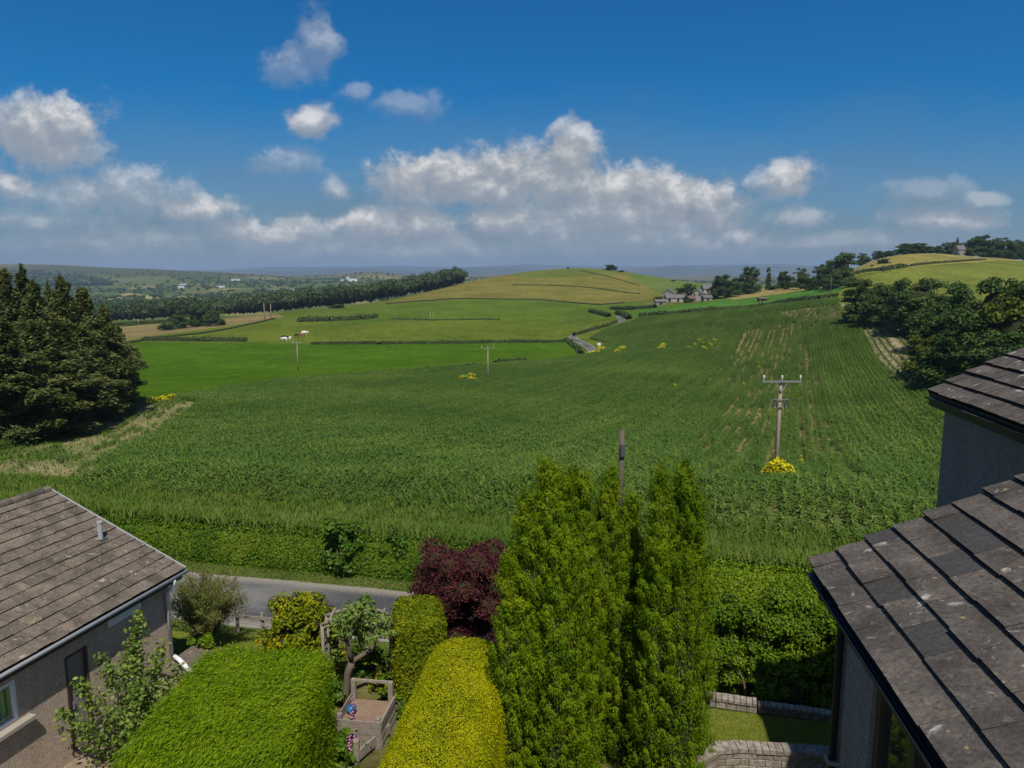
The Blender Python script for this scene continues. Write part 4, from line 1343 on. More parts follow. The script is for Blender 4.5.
hedge_line('roadside_hedge', lane_pts(-30, -.6, 3.35, 14), 1.35, 1.05, 'ragged green hedge along the far side of the lane behind the bungalow', 'rough_hedge', .075, 4200, 'hedges beside the near lane', 'hedge', .45)
hedge_line('roadside_hedge', lane_pts(2.5, 22, 3.35, 10), 1.35, 1.25, 'light green roadside hedge between the cypresses and the house roof', 'bright_shrub', .06, 6000, 'hedges beside the near lane', 'hedge', .45)


# feathery shrub by the bungalow
def feather_shrub(name, loc, h, rad, n, label, mat, lw, ll, seed, cat='shrub'):
    g = np.random.default_rng(seed)
    e = empty(name, loc, label=label, cat=cat)
    L = Leaves(); b = MB()
    for i in range(n):
        a = g.uniform(0, 6.28); ln = h * g.uniform(.6, 1.1); sp2 = rad * g.uniform(.2, 1.0)
        t = np.linspace(0, 1, 9)
        X = sp2 * t ** 1.4; Z = ln * (t - .22 * t ** 3 * sp2 / rad)
        pts = np.stack([math.cos(a) * X, math.sin(a) * X, Z], 1)
        if i % 3 == 0: b.tube([tuple(p) for p in pts[::4]], [.014, .009, .003], 4, cap=False)
        m = 210
        q = g.uniform(.25, 1, m)
        P = np.stack([np.interp(q, t, pts[:, k]) for k in range(3)], 1) + g.normal(size=(m, 3)) * .055
        L.add(P, rnd_dir(m, g), lw, ll, D=np.array([math.cos(a) * .5, math.sin(a) * .5, .9]) + rnd_dir(m, g) * .6, g=g)
    link('foliage', L.mesh('foliage', MAT[mat]), e)
    b.build('stem', MAT['bark'], e)
    return e


feather_shrub('feathery_shrub', gl(203, 18.0), 2.1, 1.15, 130, 'soft feathery shrub with brownish plumes at the bungalow corner', 'feathery', .018, .10, 91)
shrub('leafy_shrub', gl(200, 16.9), .5, .45, .85, 'low bright green bush at the foot of the feathery shrub', 'bright_shrub', 92, .045, .075, 5100, 14, .0)


# climbing shrub against the bungalow wall
def climber(name, loc, label, seed):
    g = np.random.default_rng(seed)
    e = empty(name, loc, label=label, cat='shrub')
    L = Leaves(); b = MB()
    spec = [(.12, .35, 2.75), (.05, .2, 2.3), (-.35, -.2, 2.2), (-.75, -.5, 1.75), (.5, .3, 2.1), (.35, -.2, 1.6), (-.2, .3, 1.9), (.7, .5, 1.5), (-.9, -.9, 1.4), (0, -.6, 1.2), (.4, -.6, 1.2), (-.5, -.9, 1.1), (.2, .8, 1.5), (.75, .1, 1.3)]
    for sx, sy, hh in spec:
        t = np.linspace(0, 1, 8)
        pts = np.stack([sx * t ** .8 + np.sin(t * 5 + sx * 4) * .05, sy * t ** .8 + np.cos(t * 4 + sy * 5) * .05, hh * t], 1)
        b.tube([tuple(p) for p in pts], np.linspace(.022, .005, 8), 5)
        m = int(170 * hh)
        q = g.random(m) ** .6
        spread = .17 * (1.25 - q * .85)
        P = np.stack([np.interp(q, t, pts[:, k]) for k in range(3)], 1) + g.normal(size=(m, 3)) * spread[:, None]
        L.add(P, rnd_dir(m, g) + np.array([0, 0, .6]), .065, .10, fold=.1, g=g)
    link('foliage', L.mesh('foliage', MAT['rose']), e)
    b.build('stem', MAT['bark'], e)
    return e


climber('climbing_shrub', (-7.6, 13.6, 0), 'tall straggly climbing shrub in front of the bungalow door', 93)
shrub('leafy_shrub', (-7.0, 12.5, 0), .55, .5, .9, 'low leafy bush at the foot of the climbing shrub', 'rose', 94, .06, .1, 2400, 16, .0)
shrub('leafy_shrub', (-7.5, 11.9, 0), .4, .4, .6, 'small leafy plant in the bottom corner by the bungalow wall', 'rose', 95, .06, .1, 2400, 12, .0)


# gnarled apple tree
def apple():
    b_ = atz(347, 705, 0)
    e = empty('apple_tree', (b_.x, b_.y, 0), label='small gnarled apple tree with a bent bare trunk behind the wooden planter', cat='tree')
    Yb = b_.y
    def q(px, py, dy=0):
        p = at(px, py, Yb + dy); return (p.x - b_.x, p.y - b_.y, p.z)
    b = MB()
    b.tube([(0, 0, -.2), q(346, 690), q(348, 672), q(352, 662)], [.10, .085, .08, .075], 9)
    b.tube([q(352, 662), q(362, 655, .1), q(371, 650, .2), q(375, 640, .25), q(371, 628, .3)], [.065, .055, .055, .04, .02], 8)
    b.tube([q(352, 662), q(349, 652, -.1), q(347, 642, -.1), q(352, 630, -.2), q(345, 618, -.25)], [.06, .05, .045, .03, .012], 8)
    b.tube([q(375, 640, .25), q(384, 632, .2), q(388, 620, .1)], [.035, .025, .01], 6)
    b.tube([q(347, 642, -.1), q(338, 634, 0), q(334, 622, .1)], [.03, .02, .008], 6)
    b.tube([q(371, 628, .3), q(362, 615, .2), q(366, 602, .2)], [.02, .014, .006], 6)
    o = b.build('trunk', MAT['bark'], e, smooth=True)
    g = np.random.default_rng(8)
    L = Leaves()
    cs = [q(345, 620, -.2), q(352, 612, 0), q(364, 606, .2), q(372, 618, .2), q(386, 620, .1), q(381, 630, .2), q(336, 625, .1), q(358, 622, .4), q(366, 630, .4), q(389, 634, .0), q(343, 632, -.2), q(372, 640, -.2), q(366, 598, .2)]
    rs = [.24, .26, .24, .24, .2, .22, .2, .26, .22, .18, .2, .14, .13]
    lobes_leaves(L, [np.array(c) for c in cs], rs, 6500, .045, .075, g, shell=.9)
    link('crown', L.mesh('crown', MAT['rose']), e)


apple()
shrub('leafy_shrub', gl(372, 16.6), .8, .5, .8, 'low garden bush under the apple tree', 'laurel', 96, .06, .11, 2200, 18, .0)
shrub('leafy_shrub', gl(392, 15.6), .5, .5, .6, 'pale green bush right of the apple tree trunk', 'bright_shrub', 97, .05, .09, 2400, 14, .0)
shrub('leafy_shrub', gl(330, 15.2), .45, .45, .8, 'dark plant between the feathery hedge and the apple trunk', 'laurel', 98, .08, .13, 1500, 12, .0)
shrub('leafy_shrub', gl(345, 17.4), .7, .5, 1.3, 'greenery growing through the rustic arch', 'bright_shrub', 88, .045, .075, 3060, 18, .0)


g_ = 'low plants in the garden bed'
for px_, Y_, r_, h_, mt_, lab_ in ((400, 14.9, .35, .45, 'bright_shrub', 'small bright plant between planter and small hedge'), (397, 13.6, .3, .4, 'laurel', 'small dark plant between planter and golden hedge'),
                                   (335, 16.6, .5, .7, 'rose', 'pale leafy plant left of the apple trunk under the arch'), (405, 17.3, .5, .9, 'bright_shrub', 'leafy bush behind the arch beside the small hedge'),
                                   (280, 16.0, .6, .6, 'mid_shrub', 'low green plant behind the feathery hedge'), (250, 16.2, .5, .45, 'bright_shrub', 'small bright plant behind the left of the feathery hedge'),
                                   (383, 15.9, .45, .55, 'yellow_shrub', 'small yellowish plant behind the planter rail'), (333, 13.6, .3, .55, 'mid_shrub', 'leafy plant squeezed between feathery hedge and planter')):
    shrub('leafy_shrub', gl(px_, Y_), r_, r_ * .9, h_, lab_, mt_, int(px_) + 300, .05, .09, 2600, 14, .0, group=g_)
# flower patches
def flowers(name, pts, h, label, n, size, mat='yellow_flower', rad=1.0, kind='stuff', seed=1, stems=True, cat='flowers'):
    g = np.random.default_rng(seed)
    L = Leaves(); S = Leaves()
    for p, r, rz_ in pts:
        m = n
        a = g.random(m) * 6.28; q = np.sqrt(g.random(m))
        x = p.x + np.cos(a) * q * r; y = p.y + np.sin(a) * q * rz_
        z = height(x, y)
        top = h * (1 - .55 * q ** 2) * g.uniform(.75, 1.05, m)
        P = np.stack([x, y, z + top], 1)
        L.add(P, np.tile([0, 0, 1.], (m, 1)) + rnd_dir(m, g) * .8, size, size, g=g)
        k = m // 2
        S.add(np.stack([x[:k], y[:k], z[:k] + top[:k] * g.uniform(.2, .9, k)], 1), rnd_dir(k, g), size * .6, size * 2, D=np.tile([0, 0, 1.], (k, 1)) + rnd_dir(k, g) * .4, g=g)
    e = empty(name, pts[0][0], label=label, cat=cat, kind=kind)
    for Lf, nm, mt in ((L, 'blossom', mat), (S, 'leaves', 'bright_shrub')):
        o = link(nm, Lf.mesh(nm, MAT[mt]), e)
        o.matrix_parent_inverse = Matrix.Translation(-Vector(pts[0][0]))
        o['kind'] = 'stuff'
    return e


POLE = G(775.5, 481)
_Yp = POLE.y
pole_base = at(775.5, 481, _Yp); pole_base.z = hz(pole_base.x, _Yp)
flowers('yellow_weed', [(Vector((pole_base.x, _Yp - .45, 0)), .95, .75)], 1.25, 'clump of tall yellow flowering weed round the foot of the near power pole', 700, .14, kind='thing', cat='weed', seed=2)
flowers('yellow_weed', [(G(800, 470), .2, .2)], 1.1, 'single small yellow weed right of the near power pole', 50, .12, kind='thing', cat='weed', seed=3)
flowers('yellow_flowers', [(G(464, 381), 1.3, 1.4), (G(471, 379), 1.2, 1.2), (G(472, 382.5), 1.1, .9)], 1.2, 'yellow flower patch in the maize left of the middle pole', 260, .22, seed=4)
flowers('yellow_flowers', [(G(594, 355), 2.2, 2.0), (G(601, 351), 1.5, 3.0)], 1.3, 'yellow flower streak beside the lane bend', 260, .34, seed=5)
flowers('yellow_flowers', [(G(617, 354), 1.2, 1.8), (G(622, 350.5), 1.2, 3.5)], 1.3, 'second yellow flower streak right of the lane bend', 240, .34, seed=6)
flowers('yellow_flowers', [(G(661, 350), 1.2, 2.5), (G(663, 347), .9, 2.5)], 1.2, 'small yellow flower spot further out in the maize', 90, .3, seed=7)
flowers('yellow_flowers', [(G(690 + i * 5, 351 - (i % 3) * 4), .5, 4.0) for i in range(6)], 1.2, 'faint yellow streaks between the far maize rows', 34, .26, seed=8)
flowers('yellow_flowers', [(G(150, 404), 1.3, 1.0), (G(162, 402), 1.3, 1.0), (G(172, 400), .9, .9)], .9, 'yellow flowers at the field edge beside the conifers', 200, .2, seed=9)
flowers('yellow_flowers', [(G(444 + i * 6, 373.5 - i * .5), 1.2, .7) for i in range(5)] + [(G(540 + i * 7, 364 - i * .5), 1.3, .7) for i in range(3)], .7, 'thin line of yellow flowers along the near verge of the far lane', 26, .2, seed=10)
flowers('yellow_flowers', [(G(744, 388), .3, .3), (G(759, 370), .35, .35), (G(675, 390), .3, .3)], 1.1, 'three stray yellow weeds in the maize above the near pole', 40, .16, seed=11)


# ------------------------------------------------------------------ power poles
def power_pole(px, base_py, top_py, Y, r, label, arms=(1.0, 2.2), group='wooden power poles in the fields', lower=False, mat='pole', arm=True, lean=0):
    p = at(px, base_py, Y); z0 = hz(p.x, p.y)
    t = at(px, top_py, Y).z - z0
    e = empty('power_pole', (p.x, Y, z0), label=label, cat='pole', group=group)
    b = MB(); b.tube([(0, 0, -.5), (lean * .5, 0, t / 2), (lean, 0, t)], [r * 1.15, r, r * .85], 10); b.build('shaft', MAT[mat], e, smooth=True)
    if arm:
        w = arms[1] / 2
        b = MB(); b.box((lean, -r - .06, t - .12), (w * 2, .08, .085))
        b.bar((lean - .35, -r - .06, t - .12), (lean, -r - .03, t - .7), .05); b.bar((lean + .35, -r - .06, t - .12), (lean, -r - .03, t - .7), .05)
        b.build('crossarm', MAT['steel'], e)
        for s in (-.92, 0, .92):
            b = MB(); x = lean + s * w
            b.tube([(x, -r - .06, t - .05), (x, -r - .06, t + .05), (x, -r - .06, t + .08), (x, -r - .06, t + .2), (x, -r - .06, t + .24)], [.025, .025, .06, .06, .03], 8)
            b.build('insulator', MAT['insulator'], e)
    if lower:
        b = MB(); zl = t - 1.55
        b.box((0, -r - .05, zl), (.95, .05, .05)); b.box((0, -r - .05, zl + .42), (.8, .04, .04))
        for s in (-.45, -.2, .2, .45): b.bar((s, -r - .07, zl), (s * 1.1, -r - .07, zl + .47), .025)
        b.build('switch_frame', MAT['steel'], e)
        for s in (-.42, -.22, .22, .42):
            b = MB(); b.tube([(s, -r - .12, zl + .03), (s, -r - .12, zl + .1), (s, -r - .12, zl + .3)], [.02, .045, .035], 8); b.build('insulator', MAT['dark_metal'], e)
        b = MB(); b.box((0, -r - .02, t * .22), (.2, .02, .3)); b.build('warning_plate', MAT['yellow_flower'], e)
    return e


power_pole(775.5, 481, 379, POLE.y, .105, 'tall near power pole with wide crossarm and switchgear in the maize', arms=(1, 2.2), lower=True)
power_pole(488, 382, 347.5, 143, .13, 'middle power pole at the edge of the maize before the bright field', arms=(1, 2.6))
power_pole(298, 370.5, 342.5, 184, .14, 'power pole standing in the bright green field', arms=(1, 2.2))
power_pole(430.5, 326, 312, 375, .16, 'left one of the thin pair of poles on the pasture', arm=False, group='thin poles far off')
power_pole(433.5, 326, 312.5, 375, .16, 'right one of the thin pair of poles on the pasture', arm=False, group='thin poles far off')
power_pole(264.5, 317, 303.5, 410, .2, 'left one of two pale poles at the edge of the far wood', arm=False, group='thin poles far off')
power_pole(271, 317, 303.5, 410, .2, 'right one of two pale poles at the edge of the far wood', arm=False, group='thin poles far off')
power_pole(830, 299, 275.5, 280, .15, 'thin dark pole at the far field edge below the domed tree', arm=False, mat='pole_dark', group='thin poles far off')
power_pole(139, 329, 319, 480, .2, 'pale thin pole before the far wood near the conifers', arm=False, group='thin poles far off')

p = at(620.5, 500, 27.0); z0 = hz(p.x, 27.0); t = at(620.5, 430, 27.0).z - z0
e = empty('telegraph_pole', (p.x, 27.0, z0), label='dark wooden lane side pole with a small box near its top, behind the cypresses', cat='pole')
b = MB(); b.tube([(0, 0, -.5), (0, 0, t)], [.13, .10], 10); b.build('shaft', MAT['pole_dark'], e, smooth=True)
b = MB(); b.box((.02, -.14, t - .75), (.17, .12, .5)); bevel(b.build('terminal_box', MAT['dark_metal'], e), .02)


# ------------------------------------------------------------------ cattle
def cow(px, py, mat, rz, s, label):
    p = G(px, py, 200)
    g = MB()
    e = empty('cow', p, rz, label=label, cat='cow', group='cattle grazing behind the bright green field')
    me = bpy.data.meshes.new('body')
    # body, neck, head, legs as one skinned figure
    V_ = [(-.75, 0, 1.15), (-.2, 0, 1.12), (.55, 0, 1.18), (1.0, 0, 1.2), (1.3, 0, .95), (1.5, 0, .7),
          (-.72, .2, .75), (-.75, .2, .4), (-.72, .2, 0), (-.72, -.2, .75), (-.75, -.2, .4), (-.72, -.2, 0),
          (.55, .2, .7), (.55, .2, .35), (.55, .2, 0), (.55, -.2, .7), (.55, -.2, .35), (.55, -.2, 0), (-1.0, 0, 1.1), (-1.05, 0, .6)]
    E_ = [(1, 0), (1, 2), (2, 3), (3, 4), (4, 5), (0, 6), (6, 7), (7, 8), (0, 9), (9, 10), (10, 11), (2, 12), (12, 13), (13, 14), (2, 15), (15, 16), (16, 17), (0, 18), (18, 19)]
    rad = [.36, .42, .37, .24, .2, .12, .2, .09, .07, .2, .09, .07, .15, .08, .07, .15, .08, .07, .08, .03]
    me.from_pydata(V_, E_, [])
    o = link('body', me, e)
    o.modifiers.new('skin', 'SKIN')
    for i, r_ in enumerate(rad): me.skin_vertices[0].data[i].radius = (r_, r_)
    me.skin_vertices[0].data[1].use_root = True
    o.modifiers.new('sub', 'SUBSURF').levels = 1
    me.materials.append(MAT[mat])
    e.scale = (s, s, s)
    return e


for a in ((284, 340, 'cow_black', .3, 1.2, 'black cow at the left of the small herd'), (284.5, 341.6, 'cow_white', 3.0, 1.2, 'white cow just in front of the black cow'),
          (290.5, 340.5, 'cow_white', 1.4, 1.0, 'pale cow seen end on in the middle of the herd'), (297, 337.5, 'cow_black', .1, 1.0, 'dark cow right of the middle of the herd'),
          (302, 337.4, 'cow_red', 3.2, 1.1, 'reddish brown cow near the right of the herd'), (304.5, 335.5, 'cow_white', .2, 1.3, 'white cow at the right end of the herd')):
    cow(*a)


# ------------------------------------------------------------------ far buildings
def gable_house(name, px, py, Y, w, d, h, rise, rz, wallm, roofm, label, windows=(), chimney=False, cat='building', group=None):
    x = at(px, py, Y).x
    z = min(hz(x, Y), hz(x + w / 2, Y), hz(x - w / 2, Y))
    e = empty(name, (x, Y, z), rz, label=label, cat=cat, group=group)
    b = MB()
    w2, d2 = w / 2, d / 2
    b.add([(-w2, -d2, -2), (w2, -d2, -2), (w2, d2, -2), (-w2, d2, -2), (-w2, -d2, h), (w2, -d2, h), (w2, d2, h), (-w2, d2, h), (-w2, 0, h + rise), (w2, 0, h + rise)],
          [(0, 1, 5, 4), (2, 3, 7, 6), (1, 2, 6, 9, 5), (3, 0, 4, 8, 7)])
    b.build('wall', MAT[wallm], e)
    b = MB()
    o = .35; k = rise / d2
    for s in (-1, 1):
        q = [(-w2 - o, 0, h + rise + .05), (w2 + o, 0, h + rise + .05), (w2 + o, s * (d2 + o), h - o * k + .05), (-w2 - o, s * (d2 + o), h - o * k + .05)]
        b.add(q + [(a_, b_, c_ + .2) for a_, b_, c_ in q], [(0, 1, 2, 3), (4, 5, 6, 7), (0, 1, 5, 4), (1, 2, 6, 5), (2, 3, 7, 6), (3, 0, 4, 7)])
    ro = b.build('roof', MAT[roofm], e)
    if chimney:
        b = MB(); b.box((w2 - .7, 0, h + rise + .5), (.9, .7, 1.6)); b.build('chimney', MAT['stone_grey'], ro)
    for face, a_, zc, ww, hh in windows:
        b = MB()
        if face == 'f': b.box((a_, -d2 - .03, zc), (ww, .1, hh))
        elif face == 'l': b.box((-w2 - .03, a_, zc), (.1, ww, hh))
        else: b.box((w2 + .03, a_, zc), (.1, ww, hh))
        b.build('window', MAT['dark_window'], e)
    return e


g_ = 'farm buildings on the far side of the maize'
gable_house('farmhouse', 698.5, 299, 436, 8.0, 5.6, 4.2, 2.3, R(62), 'stone_pale', 'slate', 'pale farmhouse with its gable end facing the field', [('l', -1.4, 3.6, 1, 1.2), ('l', 1.4, 3.6, 1, 1.2), ('l', 1.2, 1.2, 1, 1.2), ('f', 2, 3.4, 1, 1.2), ('f', -2, 3.4, 1, 1.2)], True, 'house', g_)
gable_house('barn', 675, 301, 428, 11.5, 5.5, 2.3, 1.9, R(4), 'stone_pale', 'slate', 'long grey roofed barn left of the farmhouse', [('f', -4, 1.2, 1.6, 2), ('f', 1, 1.2, 1.2, 2), ('f', 4.5, 1.2, 1.2, 1.4)], False, 'barn', g_)
gable_house('barn', 669, 297, 440, 8, 6, 4.2, 2.4, R(70), 'stone_grey', 'slate', 'taller grey barn at the left end of the farm', [('f', 1, 2.4, 1.2, 1.4)], False, 'barn', g_)
gable_house('shed', 690, 302, 424, 5.0, 4, 2.2, 1.3, R(5), 'barn_brown', 'barn_brown', 'brown boarded shed in front of the farmhouse', [('f', 0, 1.1, 2, 2)], False, 'shed', g_)
gable_house('shed', 660, 306, 405, 5.5, 4, 1.8, 1.0, R(0), 'stone_grey', 'slate', 'low dark shed below the long barn', [('f', 0, .9, 1.4, 1.2)], False, 'shed', g_)
gable_house('cottage', 708, 289, 470, 8, 6, 5.0, 2.6, R(10), 'stone_pale', 'slate', 'grey roofed cottage half hidden in the farm trees', [('f', -1.5, 3.2, 1, 1.2), ('f', 1.5, 3.2, 1, 1.2)], True, 'house', g_)
gable_house('shed', 706.5, 302, 424, 5, 4, 2.2, 1.2, R(8), 'stone_grey', 'slate', 'small stone outhouse right of the farmhouse gable', [('f', 0, 1, 1.2, 1.2)], False, 'shed', g_)
gable_house('field_shed', 762.5, 301, 360, 4.2, 2.5, 1.5, .5, R(3), 'barn_brown', 'barn_brown', 'small dark field shelter on the tan slope right of the farm', [('f', 0, .7, 2, 1)], False, 'shed')
gable_house('hill_house', 959, 255, 480, 5.0, 4.5, 4.0, 2.2, R(8), 'stone_grey', 'slate', 'pale house among the trees on the right hill crest', [('f', -1.8, 3.6, 1, 1.3), ('f', 1.8, 3.6, 1, 1.3), ('f', -1.8, 1.2, 1, 1.3), ('f', 1.8, 1.2, 1, 1.3)], True, 'house')
g_ = 'white farm buildings far off in the valley'
for px, py, Y, w, d, h, lab_ in ((182, 290.5, 1900, 14, 10, 7, 'white farmhouse in the middle of the far valley'), (184, 286, 2080, 20, 12, 6, 'grey roofed farm barn behind the white valley farmhouse'),
                                 (221, 289, 1950, 22, 9, 4, 'low white barn right of the white valley farmhouse'), (236, 283.5, 2500, 28, 10, 5, 'pale long shed high in the far valley'),
                                 (292, 293, 1600, 10, 8, 6, 'white cottage just above the far wood'), (343, 282, 2300, 14, 10, 8, 'tall white shed left of the long white sheds'),
                                 (353, 281.5, 2350, 26, 12, 9, 'long white industrial shed above the wood'), (348, 280.5, 2600, 12, 9, 8, 'small white building behind the white sheds')):
    gable_house('valley_house', px, py, Y, w, d, h, 3, R(8), 'white_wall', 'slate', lab_, [('f', -w * .25, h * .5, 1.5, 1.5), ('f', w * .25, h * .5, 1.5, 1.5)], False, 'building', g_)
p = G(599, 347.5)
e = empty('marker_board', p, label='small white board on a post beside the lane bend', cat='sign')
b = MB(); b.box((0, 0, .5), (.1, .1, 1.2)); b.build('post', MAT['white_paint'], e)
b = MB(); b.box((0, -.09, 1.1), (1.0, .05, .8)); b.build('board', MAT['white_paint'], e)


# ------------------------------------------------------------------ tiled roofs
def tiled(mb, x0, z0, sgn, slope_len, pitch, y0, y1, gauge, tw, th, g, dark=.0, seed_dark=None, gap=.012, lap=.07, lift=.035):
    """courses of flat tiles climbing from the eave at x0 towards sgn*x; y is along the eave"""
    nc = int(math.ceil(slope_len / gauge))
    ex = Vector((sgn * math.cos(pitch), 0, math.sin(pitch))); nz = Vector((-sgn * math.sin(pitch), 0, math.cos(pitch))); ey = Vector((0, 1, 0))
    for c in range(nc):
        s0 = c * gauge
        s1 = min(s0 + gauge + lap, slope_len + .02)
        y = y0 - (tw * .5 if c % 2 else 0)
        while y < y1 - .02:
            ya, yb = max(y, y0), min(y + tw, y1)
            y += tw
            if yb - ya < .05: continue
            rv = g.uniform(.15, 1)
            if g.random() < dark: rv = .03
            j = g.uniform(-.006, .008); tl = g.uniform(-.005, .005)
            low = [lift + j, lift + j + tl]
            b0 = Vector((x0, 0, z0))
            pts = []
            for (s, hgt) in ((s0 + g.uniform(-.011, .011), None), (s1, 0.004)):
                for yy, lv in ((ya + .0007, low[0]), (yb - .0007, low[1])):
                    hh = lv if hgt is None else hgt
                    pts.append((b0 + ex * s + nz * hh + ey * yy, b0 + ex * s + nz * (hh + th) + ey * yy))
            (a0, a1), (c0, c1), (d0, d1), (e0, e1) = pts
            mb.add([a1, c1, e1, d1], [(0, 1, 2, 3)] if sgn > 0 else [(3, 2, 1, 0)], 0, rv)
            mb.add([a0, c0, c1, a1], [(0, 1, 2, 3)], 1, rv)
            mb.add([a0, a1, d1, d0, c0, c1, e1, e0], [(0, 1, 2, 3), (4, 7, 6, 5)], 1, rv)
    # felt under the tiles
    a = Vector((x0, 0, z0)) - ex * 0 - nz * .02
    mb.add([a + ey * (y0 + .02), a + ey * (y1 - .02), a + ex * slope_len + ey * (y1 - .02), a + ex * slope_len + ey * (y0 + .02)], [(0, 1, 2, 3)], 1, .5)


# ---- bungalow, local frame: x outward from the visible wall, y away from the camera
Eb = atz(185, 567, 2.76); E2 = atz(0, 670, 2.76)
dirb = (Eb - E2).normalized()
rzb = math.atan2(-dirb.x, dirb.y)     # local y -> dirb
ex_b = Vector((math.cos(rzb), math.sin(rzb), 0))
bung = empty('bungalow', (Eb.x, Eb.y, 0), rzb, label='brown pebbledash bungalow with a mossy tiled roof at the lower left', cat='house')
Mb = Matrix.Translation((Eb.x, Eb.y, 0)) @ Matrix.Rotation(rzb, 4, 'Z'); Mbi = Mb.inverted()


def on_plane(Mi, px, py, xloc):
    o = Mi @ Vector((0, 0, CAMZ)); d = Mi.to_3x3() @ Vector(ray(px, py))
    t = (xloc - o.x) / d.x
    return o + d * t


OV = .25; LEN = 13.0; HW = 3.75; PIT = math.atan(1.62 / 3.75); ZE = 2.70
def wall_with_openings(name, x, y0, y1, z0, z1, ops, th, mat, parent, M=None):
    """wall lying in plane x (thickness towards -x), holes as y/z rectangles"""
    ys = sorted({y0, y1, *[o[0] for o in ops], *[o[1] for o in ops]}); zs = sorted({z0, z1, *[o[2] for o in ops], *[o[3] for o in ops]})
    b = MB()
    for ya, yb in zip(ys[:-1], ys[1:]):
        for za, zb in zip(zs[:-1], zs[1:]):
            ym, zm = (ya + yb) / 2, (za + zb) / 2
            if any(o[0] < ym < o[1] and o[2] < zm < o[3] for o in ops): continue
            b.add([(x, ya, za), (x, yb, za), (x, yb, zb), (x, ya, zb)], [(0, 1, 2, 3)])
    s = 1 if th > 0 else -1
    for oa, ob, za, zb in ops:
        b.add([(x, oa, za), (x, ob, za), (x, ob, zb), (x, oa, zb), (x - th, oa, za), (x - th, ob, za), (x - th, ob, zb), (x - th, oa, zb)], [(0, 1, 5, 4), (1, 2, 6, 5), (2, 3, 7, 6), (3, 0, 4, 7)])
    return b, (ys, zs)


wx_ = -OV
w1 = on_plane(Mbi, 20, 720, wx_); w2 = on_plane(Mbi, -35, 690, wx_)
q1 = on_plane(Mbi, 108, 627, wx_); q2 = on_plane(Mbi, 140, 609, wx_)
d1 = on_plane(Mbi, 90, 680, wx_); d2 = on_plane(Mbi, 66, 680, wx_)
zt_w = on_plane(Mbi, 18, 668, wx_).z
ops = [(w1.y - 1.7, w1.y, w1.z + .02, min(zt_w, 2.3)), (q1.y, q2.y, q1.z, min(q1.z + .5, 2.45)), (d2.y, d1.y, 0.1, 2.15)]
b, _ = wall_with_openings('wall', wx_, -LEN, -.28, -.3, 2.62, ops, .14, None, None)
xb = -2 * HW + OV
b.add([(wx_, -.28, -.3), (xb, -.28, -.3), (xb, -.28, 2.62), (-HW, -.28, 2.62 + (HW - OV) * math.tan(PIT)), (wx_, -.28, 2.62)], [(0, 1, 2, 3, 4)])
b.add([(xb, -LEN, -.3), (xb, -.28, -.3), (xb, -.28, 2.62), (xb, -LEN, 2.62)], [(3, 2, 1, 0)])
b.add([(wx_, -LEN, -.3), (xb, -LEN, -.3), (xb, -LEN, 2.62), (-HW, -LEN, 2.62 + (HW - OV) * math.tan(PIT)), (wx_, -LEN, 2.62)], [(4, 3, 2, 1, 0)])
b.build('wall', MAT['pebbledash'], bung)
g3 = np.random.default_rng(3)
b = MB()
tiled(b, 0.0, ZE, -1, HW / math.cos(PIT), PIT, -LEN - .2, 0, .292, .33, .02, g3, .05)
tiled(b, -2 * HW, ZE, 1, HW / math.cos(PIT), PIT, -LEN - .2, 0, .292, .33, .02, g3, .05)
zr_ = ZE + 1.62
yy = -LEN - .2
while yy < -.02:
    y2 = min(yy + .42, 0)
    b.tube([(-HW, yy, zr_ + .02), (-HW, y2 - .01, zr_ + .02 + .008)], .10, 10); yy = y2
roof = b.build('roof', [MAT['tile_l'], MAT['tile_edge']], bung)
# vent pipe
vp = on_plane(Mbi, 101, 541, 0)  # seen against the roof plane
o_ = Mbi @ Vector((0, 0, CAMZ)); d_ = Mbi.to_3x3() @ Vector(ray(101, 541))
tt = (ZE - o_.z + (0 - o_.x) * -0 - 0) ; k_ = math.tan(PIT)
# roof plane: z = ZE - k*x
tt = (ZE - k_ * o_.x - o_.z) / (d_.z + k_ * d_.x)
vpos = o_ + d_ * tt
b = MB(); b.tube([vpos - Vector((0, 0, .1)), vpos + Vector((0, 0, .42)), vpos + Vector((0, 0, .43)), vpos + Vector((0, 0, .47))], [.055, .055, .065, .065], 12)
b.build('vent_pipe', MAT['grey_plastic'], roof, smooth=False)
b = MB(); b.box(vpos + Vector((0, 0, .03)), (.2, .2, .05)); b.build('flashing', MAT['dark_metal'], roof)
# gutter, fascia, verge
b = MB(); b.tube([(.03, -LEN - .2, ZE - .045), (.03, .02, ZE - .045)], .042, 10); b.build('gutter', MAT['grey_plastic'], bung, smooth=True)
b = MB(); b.box((-.03, -LEN / 2 - .1, ZE - .1), (.025, LEN, .16)); b.build('fascia', MAT['brown_paint'], bung)
b = MB(); b.add([(-.04, -LEN, ZE - .17), (-.04, -.01, ZE - .17), (wx_ - .02, -.01, ZE - .17), (wx_ - .02, -LEN, ZE - .17)], [(0, 1, 2, 3)]); b.build('soffit', MAT['brown_paint'], bung)
b = MB()
for s in (0, 1):
    xa = -0.0 if s == 0 else -2 * HW
    b.bar((xa, .012, ZE + .02), (-HW, .012, zr_ + .02), .03, .085)
b.build('verge_trim', MAT['grey_plastic'], bung)
